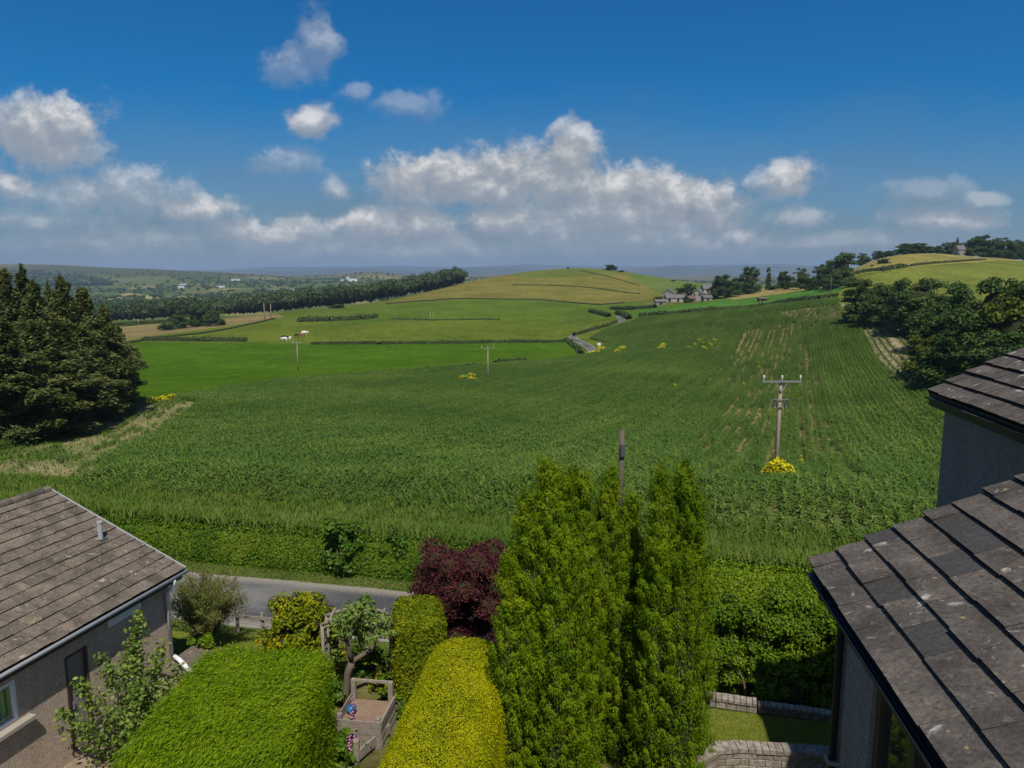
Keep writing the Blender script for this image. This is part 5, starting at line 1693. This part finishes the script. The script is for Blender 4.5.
# windows
oa, ob, za, zb = ops[0]
b = MB(); t_ = .075
xw = wx_ - .05
b.box((xw, (oa + ob) / 2, za + t_ / 2), (.07, ob - oa, t_)); b.box((xw, (oa + ob) / 2, zb - t_ / 2), (.07, ob - oa, t_)); b.box((xw, ob - t_ / 2, (za + zb) / 2), (.072, t_, zb - za - t_ * 2)); b.box((xw, oa + t_ / 2, (za + zb) / 2), (.072, t_, zb - za - t_ * 2))
wf = bevel(b.build('window', MAT['white_paint'], bung), .008)
b = MB(); b.box((xw - .02, (oa + ob) / 2, (za + zb) / 2), (.015, ob - oa - t_ * 2, zb - za - t_ * 2)); b.build('pane', MAT['glass'], wf)
def clear_glass():
    m, nt = newmat('clear_glass'); N = NT(nt)
    t_ = N.n('ShaderNodeBsdfTransparent'); gl_ = N.n('ShaderNodeBsdfGlossy'); gl_.inputs['Roughness'].default_value = .03
    mx = N.n('ShaderNodeMixShader'); mx.inputs[0].default_value = .10; N.l(t_.outputs[0], mx.inputs[1]); N.l(gl_.outputs[0], mx.inputs[2])
    out = N.n('ShaderNodeOutputMaterial'); N.l(mx.outputs[0], out.inputs[0])
    return m


wf.children[0].data.materials[0] = clear_glass()
b = MB(); m_ = 40
for i in range(m_):
    ya, yb = oa + (ob - oa) * i / m_, oa + (ob - oa) * (i + 1) / m_
    xa, xb2 = xw - .14 + .025 * math.sin(i * 1.9), xw - .14 + .025 * math.sin((i + 1) * 1.9)
    b.add([(xa, ya, za), (xb2, yb, za), (xb2, yb, zb), (xa, ya, zb)], [(0, 1, 2, 3)])
b.build('curtain', MAT['green_curtain'], wf)
b = MB(); b.box((wx_ + .05, (oa + ob) / 2 + .06, za - .05), (.2, ob - oa + .3, .09)); bevel(b.build('window_sill', MAT['stone_pale'], bung), .01)
oa, ob, za, zb = ops[1]
b = MB(); t_ = .055
b.box((xw + .03, (oa + ob) / 2, za + .07), (.12, ob - oa, .16)); b.box((xw, (oa + ob) / 2, zb - t_ / 2), (.07, ob - oa, t_)); b.box((xw, ob - t_ / 2, (za + zb) / 2), (.072, t_, zb - za - .18)); b.box((xw, oa + t_ / 2, (za + zb) / 2), (.072, t_, zb - za - .18))
wf = bevel(b.build('window', MAT['white_paint'], bung), .006)
b = MB(); b.box((xw - .02, (oa + ob) / 2, (za + zb) / 2 + .03), (.015, ob - oa - .1, zb - za - .16)); b.build('pane', MAT['glass'], wf)
oa, ob, za, zb = ops[2]
b = MB(); b.box((xw - .04, (oa + ob) / 2, (za + zb) / 2), (.05, ob - oa - .12, zb - za - .06)); dr = b.build('door', MAT['grey_door'], bung)
b = MB(); b.box((xw, ob - .025, (za + zb) / 2), (.1, .05, zb - za)); b.box((xw, oa + .025, (za + zb) / 2), (.1, .05, zb - za)); b.box((xw, (oa + ob) / 2, zb - .03), (.098, ob - oa - .14, .06)); b.build('door_frame', MAT['red_brown'], dr)
b = MB(); b.box((xw, oa + .16, 1.05), (.05, .03, .14)); b.build('handle', MAT['steel'], dr)
# downpipe at the far corner
dp = on_plane(Mbi, 172, 655, wx_ + .07)
b = MB(); yd = -.42
b.tube([(.03, yd, ZE - .08), (.03, yd, ZE - .16), (wx_ + .07, yd, ZE - .42), (wx_ + .07, yd, .78)], .042, 10); b.build('downpipe', MAT['light_plastic'], bung, smooth=True)
# bunker
bk = Mb @ Vector((wx_ + .62, -.25, 0))
bun = empty('coal_bunker', (bk.x, bk.y, 0), rzb, label='low roughcast bunker with a dark sloping top at the bungalow corner', cat='bunker')
b = MB(); b.box((0, 0, .18), (1.1, 1.1, .56)); bevel(b.build('wall', MAT['pebbledash'], bun), .02)
b = MB(); M_ = Matrix.Translation((0, 0, .50)) @ Matrix.Rotation(R(7), 4, 'Y'); b.box((0, 0, 0), (1.22, 1.2, .06), M=M_); bevel(b.build('lid', MAT['tile_l'], bun), .01)
b = MB(); b.tube([(-.48, -.17, .74), (-.30, -.22, .70), (.35, -.55, .585), (.42, -.58, .55)], [.05, .055, .055, .055], 10)
pp = b.build('waste_pipe', MAT['white_paint'], bun, smooth=True)

# ---- right house
P1 = atz(810, 565, 6.4); P1b = atz(945, 768, 6.4)
dr_ = (P1 - P1b).normalized(); rzr = math.atan2(-dr_.x, dr_.y)
house = empty('house', (P1.x, P1.y, 0), rzr, label='grey roughcast house with two lichen spotted tiled roofs at the right', cat='house')
Mr = Matrix.Translation((P1.x, P1.y, 0)) @ Matrix.Rotation(rzr, 4, 'Z'); Mri = Mr.inverted()
P2 = Mri @ at(928, 393, 11.7)
b = MB()
g4 = np.random.default_rng(12)
tiled(b, 0, 6.4, 1, 6.2, R(27), -9, 0, .312, .46, .032, g4, .15, lift=.05)
tiled(b, 2 * 6.2 * math.cos(R(27)), 6.4, -1, 6.2, R(27), -9, 0, .312, .46, .032, g4, .15, lift=.05)
ro1 = b.build('roof', [MAT['tile_r'], MAT['tile_edge']], house)
b = MB()
tiled(b, P2.x, P2.z, 1, 3.4, R(27.8), P2.y - 6.0, P2.y, .312, .46, .032, g4, .06, lift=.05)
tiled(b, P2.x + 2 * 3.4 * math.cos(R(27.8)), P2.z, -1, 3.4, R(27.8), P2.y - 6.0, P2.y, .312, .46, .032, g4, .06, lift=.05)
ro2 = b.build('roof', [MAT['tile_r'], MAT['tile_edge']], house)
# barge boards / fascias / gutters
for (x0, z0, y1, y0, nm) in ((0, 6.4, 0, -9, 0), (P2.x, P2.z, P2.y, P2.y - 4.5, 1)):
    b = MB(); b.box((x0 + .03, (y0 + y1) / 2, z0 - .09), (.03, y1 - y0 - .04, .2)); b.build('fascia', MAT['black_plastic'], house)
    b = MB(); n_ = 8
    prof = [(x0 - .012 + .045 * math.cos(math.pi + a), z0 - .045 + .045 * math.sin(math.pi + a)) for a in np.linspace(0, math.pi, n_)]
    vs = [(x_, yv, z_) for yv in (y0, y1 - .02) for x_, z_ in prof]
    b.add(vs, [(i, i + 1, n_ + i + 1, n_ + i) for i in range(n_ - 1)])
    go = b.build('gutter', MAT['black_plastic'], house)
    so = go.modifiers.new('solid', 'SOLIDIFY'); so.thickness = .006
    b = MB(); b.tube([(x0 - .058, y0, z0 - .043), (x0 - .058, y1 - .02, z0 - .043)], .003, 6); b.build('gutter_lip', MAT['steel'], go)
    b = MB(); b.add([(x0 + .03, y0, z0 - .18), (x0 + .03, y1 - .05, z0 - .18), (x0 + .40, y1 - .05, z0 - .18), (x0 + .40, y0, z0 - .18)], [(0, 1, 2, 3)]); b.build('soffit', MAT['brown_paint'], house)
pt_ = R(27)
b = MB(); b.bar((.02, -.03, 6.4 - .02), (5.5, -.03, 6.4 - .02 + 5.48 * math.tan(pt_)), .05, .12); b.build('verge', MAT['tile_edge'], house)
b = MB(); b.bar((P2.x + .02, P2.y - .03, P2.z - .02), (P2.x + 3.0, P2.y - .03, P2.z - .02 + 2.98 * math.tan(R(27.8))), .05, .12); b.build('verge', MAT['tile_edge'], house)
# walls
WX = .32
wl = on_plane(Mri, 872, 700, WX)
op = [(-8.5, wl.y, 3.6, 6.1)]
b, _ = wall_with_openings('wall', WX, -9, -.2, -.5, 6.28, op, -.2, None, None)
gz = 6.28 + 4.6 * math.tan(pt_)
b.add([(WX, -.2, -.5), (10.7, -.2, -.5), (10.7, -.2, 6.28), (5.52, -.2, 6.28 + 5.2 * math.tan(pt_)), (WX, -.2, 6.28)], [(0, 1, 2, 3, 4)])
b.build('wall', MAT['grey_render'], house)
WX2 = P2.x + .2
b = MB()
b.add([(WX2, -.6, 3), (WX2, P2.y - .18, 3), (WX2, P2.y - .18, P2.z - .02), (WX2, -.6, P2.z - .02)], [(3, 2, 1, 0)])
b.add([(WX2, P2.y - .18, -.5), (WX2 + 5.6, P2.y - .18, -.5), (WX2 + 5.6, P2.y - .18, P2.z - .02), (WX2 + 2.8, P2.y - .18, P2.z + 2.8 * math.tan(R(27.8)) - .05), (WX2, P2.y - .18, P2.z - .02)], [(0, 1, 2, 3, 4)])
b.add([(WX2, -.6, -.5), (WX2, P2.y - .18, -.5), (WX2, P2.y - .18, 3), (WX2, -.6, 3)], [(3, 2, 1, 0)])
b.build('wall', MAT['grey_render'], house)
# big window under the eave
oa, ob, za, zb = op[0]
xg = WX + .08
wfr = MB(); ps = [ob - .05]
y = ob - .05
wfr.box((xg, (oa + ob) / 2, za + .04), (.08, ob - oa, .08)); wfr.box((xg, (oa + ob) / 2, zb - .04), (.08, ob - oa, .08))
while y > oa:
    wfr.box((xg, y, (za + zb) / 2), (.083, .09, zb - za - .16)); y -= .78
win = bevel(wfr.build('window', MAT['brown_paint'], house), .006)
b = MB(); b.box((xg + .02, (oa + ob) / 2, (za + zb) / 2), (.012, ob - oa - .02, zb - za - .1)); b.build('pane', MAT['glass'], win)
b = MB(); b.box((WX - .06, (oa + ob) / 2 + .1, za - .05), (.22, ob - oa + .2, .08)); bevel(b.build('window_sill', MAT['grey_render'], house), .01)
b = MB(); b.tube([(.0, -.5, 6.34), (.0, -.5, 6.26), (WX - .06, -.33, 6.05), (WX - .06, -.33, 0)], .04, 10)
b.build('downpipe', MAT['black_plastic'], house, smooth=True)
b = MB(); b.box((WX - .06, -.33, 4.35), (.12, .14, .04)); b.build('pipe_clip', MAT['steel'], house)

# ------------------------------------------------------------------ garden walls
def block_mat(name, a, bcol, c, sx=.3, sy=.1):
    m, nt = newmat(name); N = NT(nt)
    rv = N.attr('rv'); p = N.obj()
    col = N.ramp(rv, [(0, a), (.5, bcol), (1, c)])
    nz = N.noise(p, 9, 5, .7)
    col = N.mix(N.smooth(.35, .7, nz), col, tuple(x * .6 for x in a))
    N.pbsdf(col, .95, .1, nz, .5, .02)
    return m


MAT['block'] = block_mat('weathered_blocks', (.26, .22, .18), (.33, .28, .23), (.38, .34, .29))
MAT['mortar'] = plain('mortar', (.16, .14, .12), .95, .05, .3, 10)


def block_wall(name, pts, h, th, bl, bh, label, cope=True, z0=-.1, cat='wall'):
    o0 = Vector((pts[0][0], pts[0][1], 0))
    e = empty(name, o0, label=label, cat=cat)
    body, core, cp_ = MB(), MB(), MB()
    g = random.Random(4)
    for a, b in zip(pts[:-1], pts[1:]):
        a, b = Vector(a) - o0, Vector(b) - o0
        a.z = b.z = 0
        d = (b - a); ln = d.length; d.normalize()
        rz_ = math.atan2(d.y, d.x); nrm = Vector((-d.y, d.x, 0))
        core.box((a + b) / 2 + Vector((0, 0, (h + z0) / 2 - .02)), (ln, th - .03, h - z0 - .04), rz_)
        nc = max(1, int((h - z0) / bh))
        for c in range(nc):
            z = z0 + (c + .5) * (h - z0) / nc
            s = -bl / 2 if c % 2 else 0
            while s < ln:
                sa, sb = max(0, s), min(ln, s + bl)
                s += bl
                if sb - sa < .04: continue
                m = a + d * (sa + sb) / 2
                body.box(m + Vector((0, 0, z)) + nrm * g.uniform(-.005, .005), (sb - sa - .012, th, (h - z0) / nc - .012), rz_)
        if cope:
            s = 0; cl = .13
            while s < ln:
                sb = min(ln, s + cl)
                m = a + d * (s + sb) / 2
                cp_.box(m + Vector((0, 0, h + .045 + g.uniform(-.006, .006))), (sb - s - .01, th + .05, .09), rz_)
                s += cl
    bevel(body.build('blockwork', MAT['block'], e), .008)
    core.build('mortar', MAT['mortar'], e)
    if cope: bevel(cp_.build('coping', MAT['block'], e), .01)
    return e


def zp(px, py, z): return atz(px, py, z)


block_wall('garden_wall', [zp(684, 776, .55), zp(699, 762, .55), zp(716, 750, .55), zp(740, 748.5, .55), zp(838, 755, .55), zp(875, 757, .55)], .55, .22, .3, .12, 'weathered block wall with brick on edge coping in front of the lawn', z0=-.4)
block_wall('edging_wall', [zp(700, 690, .2), zp(716, 693, .2), zp(757, 699, .2)], .07, .2, .22, .12, 'sunlit low block edging behind the left of the lawn')
block_wall('edging_wall', [zp(758, 701, .14), zp(800, 706, .14), zp(838, 712, .14), zp(870, 716, .14)], .015, .16, .22, .12, 'low pale block edging behind the shaded right of the lawn')
# lawn blades
lx, ly = g9.uniform(2.6, 8, 90000), g9.uniform(12.4, 15.3, 90000)
grass('lawn_grass', lx, ly, .05, .010, 'lawn', 'short mown grass of the small lawn by the house', g9)
lx, ly = g9.uniform(-9, -5.6, 50000), g9.uniform(17.2, 20.2, 50000)
k = lane_d(lx, ly) < -2.0
grass('lawn_grass', lx[k], ly[k], .09, .014, 'lawn', 'mown grass strip between the lane fence and the bungalow', g9)

vx = g9.uniform(-16, 14, 60000); vd = np.where(g9.random(60000) < .55, g9.uniform(1.62, 2.3, 60000), -g9.uniform(1.75, 2.6, 60000))
grass('verge_grass', vx, 20.46 - .2135 * vx + vd * 1.0225, .13, .02, 'grass', 'short grass on both verges of the near lane', g9)

# ------------------------------------------------------------------ lane fence
def fence(x0, x1, n, label):
    e = empty('lane_fence', (x0, 20.46 - .2135 * x0 - 2.35, 0), label=label, cat='fence')
    o0 = e.location.copy()
    P = []
    for i in range(n):
        x = x0 + (x1 - x0) * i / (n - 1); y = 20.46 - .2135 * x - 2.35
        P.append(Vector((x, y, hz(x, y))))
    for p in P:
        b = MB(); q = p - o0; b.box(q + Vector((0, 0, .33)), (.09, .08, .86), rz=.2 + random.uniform(-.1, .1)); b.build('post', MAT['old_timber'], e)
    for zz in (.62,):
        b = MB()
        for a, c in zip(P[:-1], P[1:]): b.bar(a - o0 + Vector((0, -.07, zz)), c - o0 + Vector((0, -.07, zz + random.uniform(-.02, .02))), .035, .09)
        b.build('rail', MAT['old_timber'], e)
    b = MB()
    for zz in (.15, .4):
        for a, c in zip(P[:-1], P[1:]): b.bar(a - o0 + Vector((0, -.06, zz)), c - o0 + Vector((0, -.06, zz)), .006)
    b.build('wire', MAT['steel'], e)


fence(-8.6, -4.0, 7, 'low weathered timber post and rail fence along the near side of the lane')


# ------------------------------------------------------------------ planter, arch
def planter():
    c = Vector((-3.05, 14.2, 0))
    e = empty('wooden_planter', c, R(-8), label='weathered wooden compost planter with corner posts in the garden bed', cat='planter')
    W_, D_, H_ = .82, .85, .6
    for sx in (-1, 1):
        for sy in (-1, 1):
            b = MB(); h2 = .95 if sy > 0 else (.68 if sx < 0 else .66)
            b.box((sx * W_ / 2, sy * D_ / 2, h2 / 2 - .05), (.1, .1, h2 + .1)); bevel(b.build('post', MAT['old_timber'], e), .008)
    for nm, cx_, cy_, sx, sy, hh in (('front_boards', 0, -D_ / 2 - .062, W_ + .1, .025, H_), ('back_boards', 0, D_ / 2 + .062, W_ + .1, .025, .45), ('side_boards', -W_ / 2 - .062, 0, .025, D_ + .1, H_), ('side_boards', W_ / 2 + .062, 0, .025, D_ + .1, H_)):
        b = MB(); nb = int(hh / .15)
        for i in range(nb): b.box((cx_, cy_, (i + .5) * hh / nb), (sx + random.uniform(-.02, .02), sy, hh / nb - .012), rv=random.random())
        b.build(nm, MAT['old_timber'], e)
    b = MB(); b.bar((-W_ / 2, D_ / 2, .93), (W_ / 2, D_ / 2, .93), .05, .05); b.build('top_rail', MAT['old_timber'], e)
    g = np.random.default_rng(2)
    n = 14; xs = np.linspace(-W_ / 2 + .0, W_ / 2, n); ys = np.linspace(-D_ / 2, D_ / 2, n)
    X, Y = np.meshgrid(xs, ys); Z = .42 + .12 * fbm2(X + 5, Y + 5, .4, 3)
    i2 = np.arange(n * n).reshape(n, n)
    Qs = np.stack([i2[:-1, :-1], i2[:-1, 1:], i2[1:, 1:], i2[1:, :-1]], -1).reshape(-1, 4)
    link('compost', np_mesh('compost', np.stack([X, Y, Z], -1).reshape(-1, 3), Qs, MAT['soil'], smooth=True), e)
    t = Matrix.Translation(e.location) @ Matrix.Rotation(R(-8), 4, 'Z') @ Vector((-.3, -.05, .47))
    b = MB(); b.tube([(0, 0, 0), (0, 0, .13), (0, 0, .14)], [.07, .095, .105], 14)
    tub = b.build('blue_tub', MAT['blue_plastic'], None, smooth=True, label='small blue plastic tub lying in the wooden planter', cat='tub')
    tub.location = t + Vector((0, 0, .02)); tub.rotation_euler = (R(25), R(10), 0)


planter()


def foxglove(px, py, z, h, label, seed):
    p = atz(px, py, z)
    g = np.random.default_rng(seed)
    e = empty('foxglove', (p.x, p.y, z if z > .3 else 0), label=label, cat='flower', group='pink foxgloves by the planter')
    b = MB(); b.tube([(0, 0, 0), (.02, 0, h * .6), (.05, 0, h)], [.012, .01, .004], 5); b.build('stem', MAT['grass'], e)
    b = MB()
    for i in range(16):
        t = .45 + .5 * i / 16; a = i * 2.4
        c = Vector((.045 * t, 0, h * t)); r = .02 * (1.25 - t) + .005
        d = Vector((math.cos(a) * .045, math.sin(a) * .045, -.03)) * (1.3 - t * .7)
        b.tube([c, c + d * .5, c + d], [r * .5, r * .9, r * 1.1], 7)
    b.build('blossom', MAT['pink_flower'], e, smooth=True)
    L = Leaves(); n = 40
    P_ = np.stack([g.normal(size=n) * .1, g.normal(size=n) * .1, g.uniform(.02, h * .4, n)], 1)
    L.add(P_, rnd_dir(n, g) + np.array([0, 0, .8]), .08, .2, g=g)
    link('leaves', L.mesh('leaves', MAT['laurel']), e)


foxglove(352, 745, 0, 1.25, 'tall pink foxglove spike at the corner of the wooden planter', 1)
foxglove(349, 765, 0, .75, 'short foxglove left of the timber edging stub', 2)
foxglove(354, 760, 0, .8, 'short foxglove nearest the planter boards', 3)
shrub('leafy_shrub', (atz(340, 757, 0).x, atz(340, 757, 0).y, 0), .45, .4, .75, 'dark leafy plant in front of the planter', 'laurel', 102, .07, .13, 2000, 12, .0)
p = atz(357, 764, 0)
e = empty('timber_edging', (p.x, p.y, 0), label='rough timber edging stub and board at the bottom beside the planter', cat='edging')
b = MB(); b.box((0, 0, .22), (.11, .11, .6)); bevel(b.build('post', MAT['old_timber'], e), .01)
b = MB(); b.bar((.05, .0, .2), (.5, .85, .2), .05, .2); b.build('board', MAT['old_timber'], e)


def arch():
    Y = 16.2
    l, r_ = at(325, 640, Y).x, at(392, 640, Y).x
    e = empty('rustic_arch', ((l + r_) / 2, Y, 0), label='weathered rustic garden arch with trellis side among the bushes', cat='arch')
    w = (r_ - l) / 2; hh = at(325, 620, Y).z
    for s in (-1, 1):
        for dy in (-.22, .22):
            b = MB(); b.tube([(s * w, dy, -.1), (s * w + .01, dy, hh * .5), (s * w, dy, hh)], [.045, .04, .04], 7); b.build('post', MAT['old_timber'], e, smooth=True)
        b = MB()
        for i in range(7):
            z = .25 + i * (hh - .4) / 7
            b.bar((s * w, -.22, z), (s * w, .22, z + .2), .02); b.bar((s * w + .005, .22, z), (s * w + .005, -.22, z + .2), .02)
        b.build('trellis', MAT['old_timber'], e)
    for dy in (-.22, .22):
        b = MB(); n = 9
        b.tube([(-w + 2 * w * i / (n - 1) - .0, dy, hh + .2 * math.sin(math.pi * i / (n - 1))) for i in range(n)], .045, 7); b.build('top_bar', MAT['old_timber'], e, smooth=True)
    for i in range(4):
        x = -w * .75 + w * .5 * i
        b = MB(); z = hh + .2 * math.sin(math.pi * (x + w) / (2 * w)); b.bar((x, -.3, z + .06), (x, .3, z + .06), .05); b.build('cross_bar', MAT['old_timber'], e)


arch()

# ------------------------------------------------------------------ haze
HZ = 16000
b = MB(); b.box((0, HZ / 2 - 200, 25), (36000, HZ + 400, 450))
haze = b.build('haze', MAT['soil'], label='thin blue summer haze filling the air over the valley', cat='haze', kind='stuff')
m, nt = newmat('haze'); N = NT(nt)
pv = N.n('ShaderNodeVolumePrincipled'); pv.inputs['Color'].default_value = (.47, .66, .98, 1); pv.inputs['Density'].default_value = 1.0e-4; pv.inputs['Anisotropy'].default_value = .0
out = N.n('ShaderNodeOutputMaterial'); N.l(pv.outputs[0], out.inputs[1])
haze.data.materials[0] = m

# ------------------------------------------------------------------ light
SUN_EL = R(57); sh_dir = Vector((.20, -.98, 0)).normalized()
sun_dir = Vector((sh_dir.x * math.cos(SUN_EL), sh_dir.y * math.cos(SUN_EL), math.sin(SUN_EL)))
sl = bpy.data.lights.new('sun', 'SUN'); sl.energy = 4.7; sl.angle = R(.53); sl.color = (1, .94, .84)
so = bpy.data.objects.new('sun', sl); COL.objects.link(so)
so.rotation_euler = (-sun_dir).to_track_quat('-Z', 'Y').to_euler()
so.location = (0, -20, 60)

wd = bpy.data.worlds.new('World'); scene.world = wd; wd.use_nodes = True
nt = wd.node_tree; nt.nodes.clear(); N = NT(nt)
STR = .075
sky = N.n('ShaderNodeTexSky', sky_type='NISHITA'); sky.sun_disc = False
sky.sun_elevation = SUN_EL; sky.sun_rotation = math.atan2(sh_dir.x, sh_dir.y); sky.altitude = 100; sky.air_density = 1.0; sky.dust_density = .6; sky.ozone_density = 2.0
dirv = N.n('ShaderNodeTexCoord').outputs['Generated']
sx = N.n('ShaderNodeSeparateXYZ'); N.l(dirv, sx.inputs[0])
yc = N.math('MAXIMUM', sx.outputs[1], .08)
s_ = N.math('DIVIDE', sx.outputs[0], yc); t_ = N.math('DIVIDE', sx.outputs[2], yc)
cv = N.n('ShaderNodeCombineXYZ'); N.l(s_, cv.inputs[0]); N.l(t_, cv.inputs[1])
vec0 = cv.outputs[0]

clouds = [  # px, py, half w, half h, opacity
    (40, 135, 66, 40, .92), (70, 122, 40, 30, .9), (4, 185, 36, 20, .75), (318, 38, 24, 36, .40), (292, 62, 32, 24, .34), (315, 122, 26, 19, .85),
    (405, 103, 38, 17, .26), (352, 90, 17, 12, .25), (288, 164, 38, 16, .34), (336, 191, 18, 11, .5), (115, 192, 90, 28, .62), (195, 209, 50, 19, .85),
    (272, 230, 66, 19, .85), (390, 224, 84, 20, .95), (500, 220, 52, 18, .9), (445, 178, 86, 25, .97), (525, 175, 72, 34, .97), (566, 152, 32, 32, .97),
    (620, 192, 66, 28, .95), (668, 200, 58, 36, .97), (712, 208, 38, 30, .9), (600, 225, 150, 24, .7), (788, 183, 29, 22, .93), (756, 184, 20, 10, .45), (735, 232, 28, 10, .7),
    (800, 217, 36, 13, .42), (806, 238, 19, 7, .45), (950, 221, 66, 15, .68), (930, 192, 56, 16, .25), (985, 199, 26, 9, .4), (45, 218, 100, 16, .4),
    (120, 242, 190, 22, .36), (400, 248, 220, 16, .42), (630, 240, 180, 20, .55), (860, 242, 170, 14, .3), (480, 190, 100, 22, .9), (560, 186, 70, 30, .95), (610, 212, 140, 24, .85), (60, 150, 60, 22, .7)]

grp = bpy.data.node_groups.new('cloud_field', 'ShaderNodeTree')
grp.interface.new_socket('Vector', in_out='INPUT', socket_type='NodeSocketVector')
grp.interface.new_socket('Density', in_out='OUTPUT', socket_type='NodeSocketFloat')
grp.interface.new_socket('Opacity', in_out='OUTPUT', socket_type='NodeSocketFloat')
K = NT(grp)
gi, go = K.n('NodeGroupInput'), K.n('NodeGroupOutput')
v_in = gi.outputs[0]
wn = K.noise(v_in, 9, 3, .55, out='Color')
wv = K.vmath('MULTIPLY_ADD', wn, (.05, .035, 0), (-.025, -.0175, 0))
vw = K.vmath('ADD', v_in, wv)
E_ = O_ = None
for px, py, hw, hh, opa in clouds:
    dx, dy, dz = ray(px, py)
    c = (dx / dy, dz / dy); ix, iy = F / hw * .85, F / hh * .85
    q = K.vmath('LENGTH', K.vmath('MULTIPLY_ADD', vw, (ix, iy, 0), (-c[0] * ix, -c[1] * iy, 0)))
    ed = K.math('SUBTRACT', 1.0, q)
    E_ = ed if E_ is None else K.math('SMOOTH_MAX', E_, ed, .12)
    oo = K.math('MULTIPLY', K.math('MULTIPLY_ADD', ed, 1.15, .34, clamp=True), opa)
    O_ = oo if O_ is None else K.math('MAXIMUM', O_, oo)
n1 = K.noise(v_in, 17, 8, .58, .2)
n2 = K.noise(K.vmath('MULTIPLY', v_in, (1, 1.25, 1)), 52, 8, .62)
dens = K.math('ADD', E_, K.math('ADD', K.math('MULTIPLY_ADD', n1, 2.0, -1.0), K.math('MULTIPLY_ADD', n2, 1.15, -.575)))
K.l(dens, go.inputs[0]); K.l(O_, go.inputs[1])


def cloud(vec):
    o = N.n('ShaderNodeGroup'); o.node_tree = grp
    N.l(vec, o.inputs[0])
    return o.outputs


A0 = cloud(vec0)
A1 = cloud(N.vmath('ADD', vec0, (.006, .020, 0)))
alpha = N.math('MULTIPLY', N.smooth(-.03, .48, A0[0]), A0[1])
lit = N.math('SUBTRACT', A0[0], A1[0])
lit = N.math('ADD', N.math('MULTIPLY', lit, .9), N.math('MULTIPLY', N.noise(vec0, 24, 5, .6), .22))
ccol = N.ramp(N.smooth(-.25, .95, lit), [(0, (.30, .335, .375)), (.4, (.39, .415, .44)), (.75, (.57, .57, .565)), (1, (.84, .81, .785))])
ccol = N.vmath('SCALE', ccol); ccol.node.inputs['Scale'].default_value = 1 / STR
# blue of the clear sky, then a grey veil close to the horizon
tint = N.mix(N.smooth(-.15, .55, sx.outputs[1]), (.95, .95, .95), (.01, .61, 1.08))
base = N.mix(1.0, sky.outputs[0], tint, 'MULTIPLY')
hs = N.n('ShaderNodeHueSaturation'); hs.inputs['Saturation'].default_value = 1.12; hs.inputs['Value'].default_value = 1.0
N.l(base, hs.inputs['Color'])
veil_n = N.noise(N.vmath('MULTIPLY', vec0, (1, 3.2, 1)), 5, 5, .6)
veil = N.math('MULTIPLY', N.math('SUBTRACT', 1.0, N.smooth(-.03, .26, N.math('ADD', t_, N.math('MULTIPLY_ADD', veil_n, .14, -.07)))), .92)
vcol = N.vmath('SCALE', N.mix(N.smooth(.3, .7, veil_n), (.185, .228, .245), (.25, .28, .285))); vcol.node.inputs['Scale'].default_value = 1 / STR
skyc = N.mix(veil, hs.outputs[0], vcol)
final = N.mix(alpha, skyc, ccol)
bg = N.n('ShaderNodeBackground'); bg.inputs[1].default_value = STR; N.l(final, bg.inputs[0])
out = N.n('ShaderNodeOutputWorld'); N.l(bg.outputs[0], out.inputs[0])

# ------------------------------------------------------------------ render settings
scene.view_settings.view_transform = 'Standard'; scene.view_settings.look = 'None'
scene.view_settings.exposure = 0; scene.view_settings.gamma = 1; scene.view_settings.use_curve_mapping = False
scene.render.engine = 'CYCLES'
scene.cycles.volume_bounces = 0; scene.cycles.max_bounces = 6; scene.cycles.diffuse_bounces = 2; scene.cycles.glossy_bounces = 2; scene.cycles.transmission_bounces = 3; scene.cycles.transparent_max_bounces = 6
scene.cycles.use_denoising = True
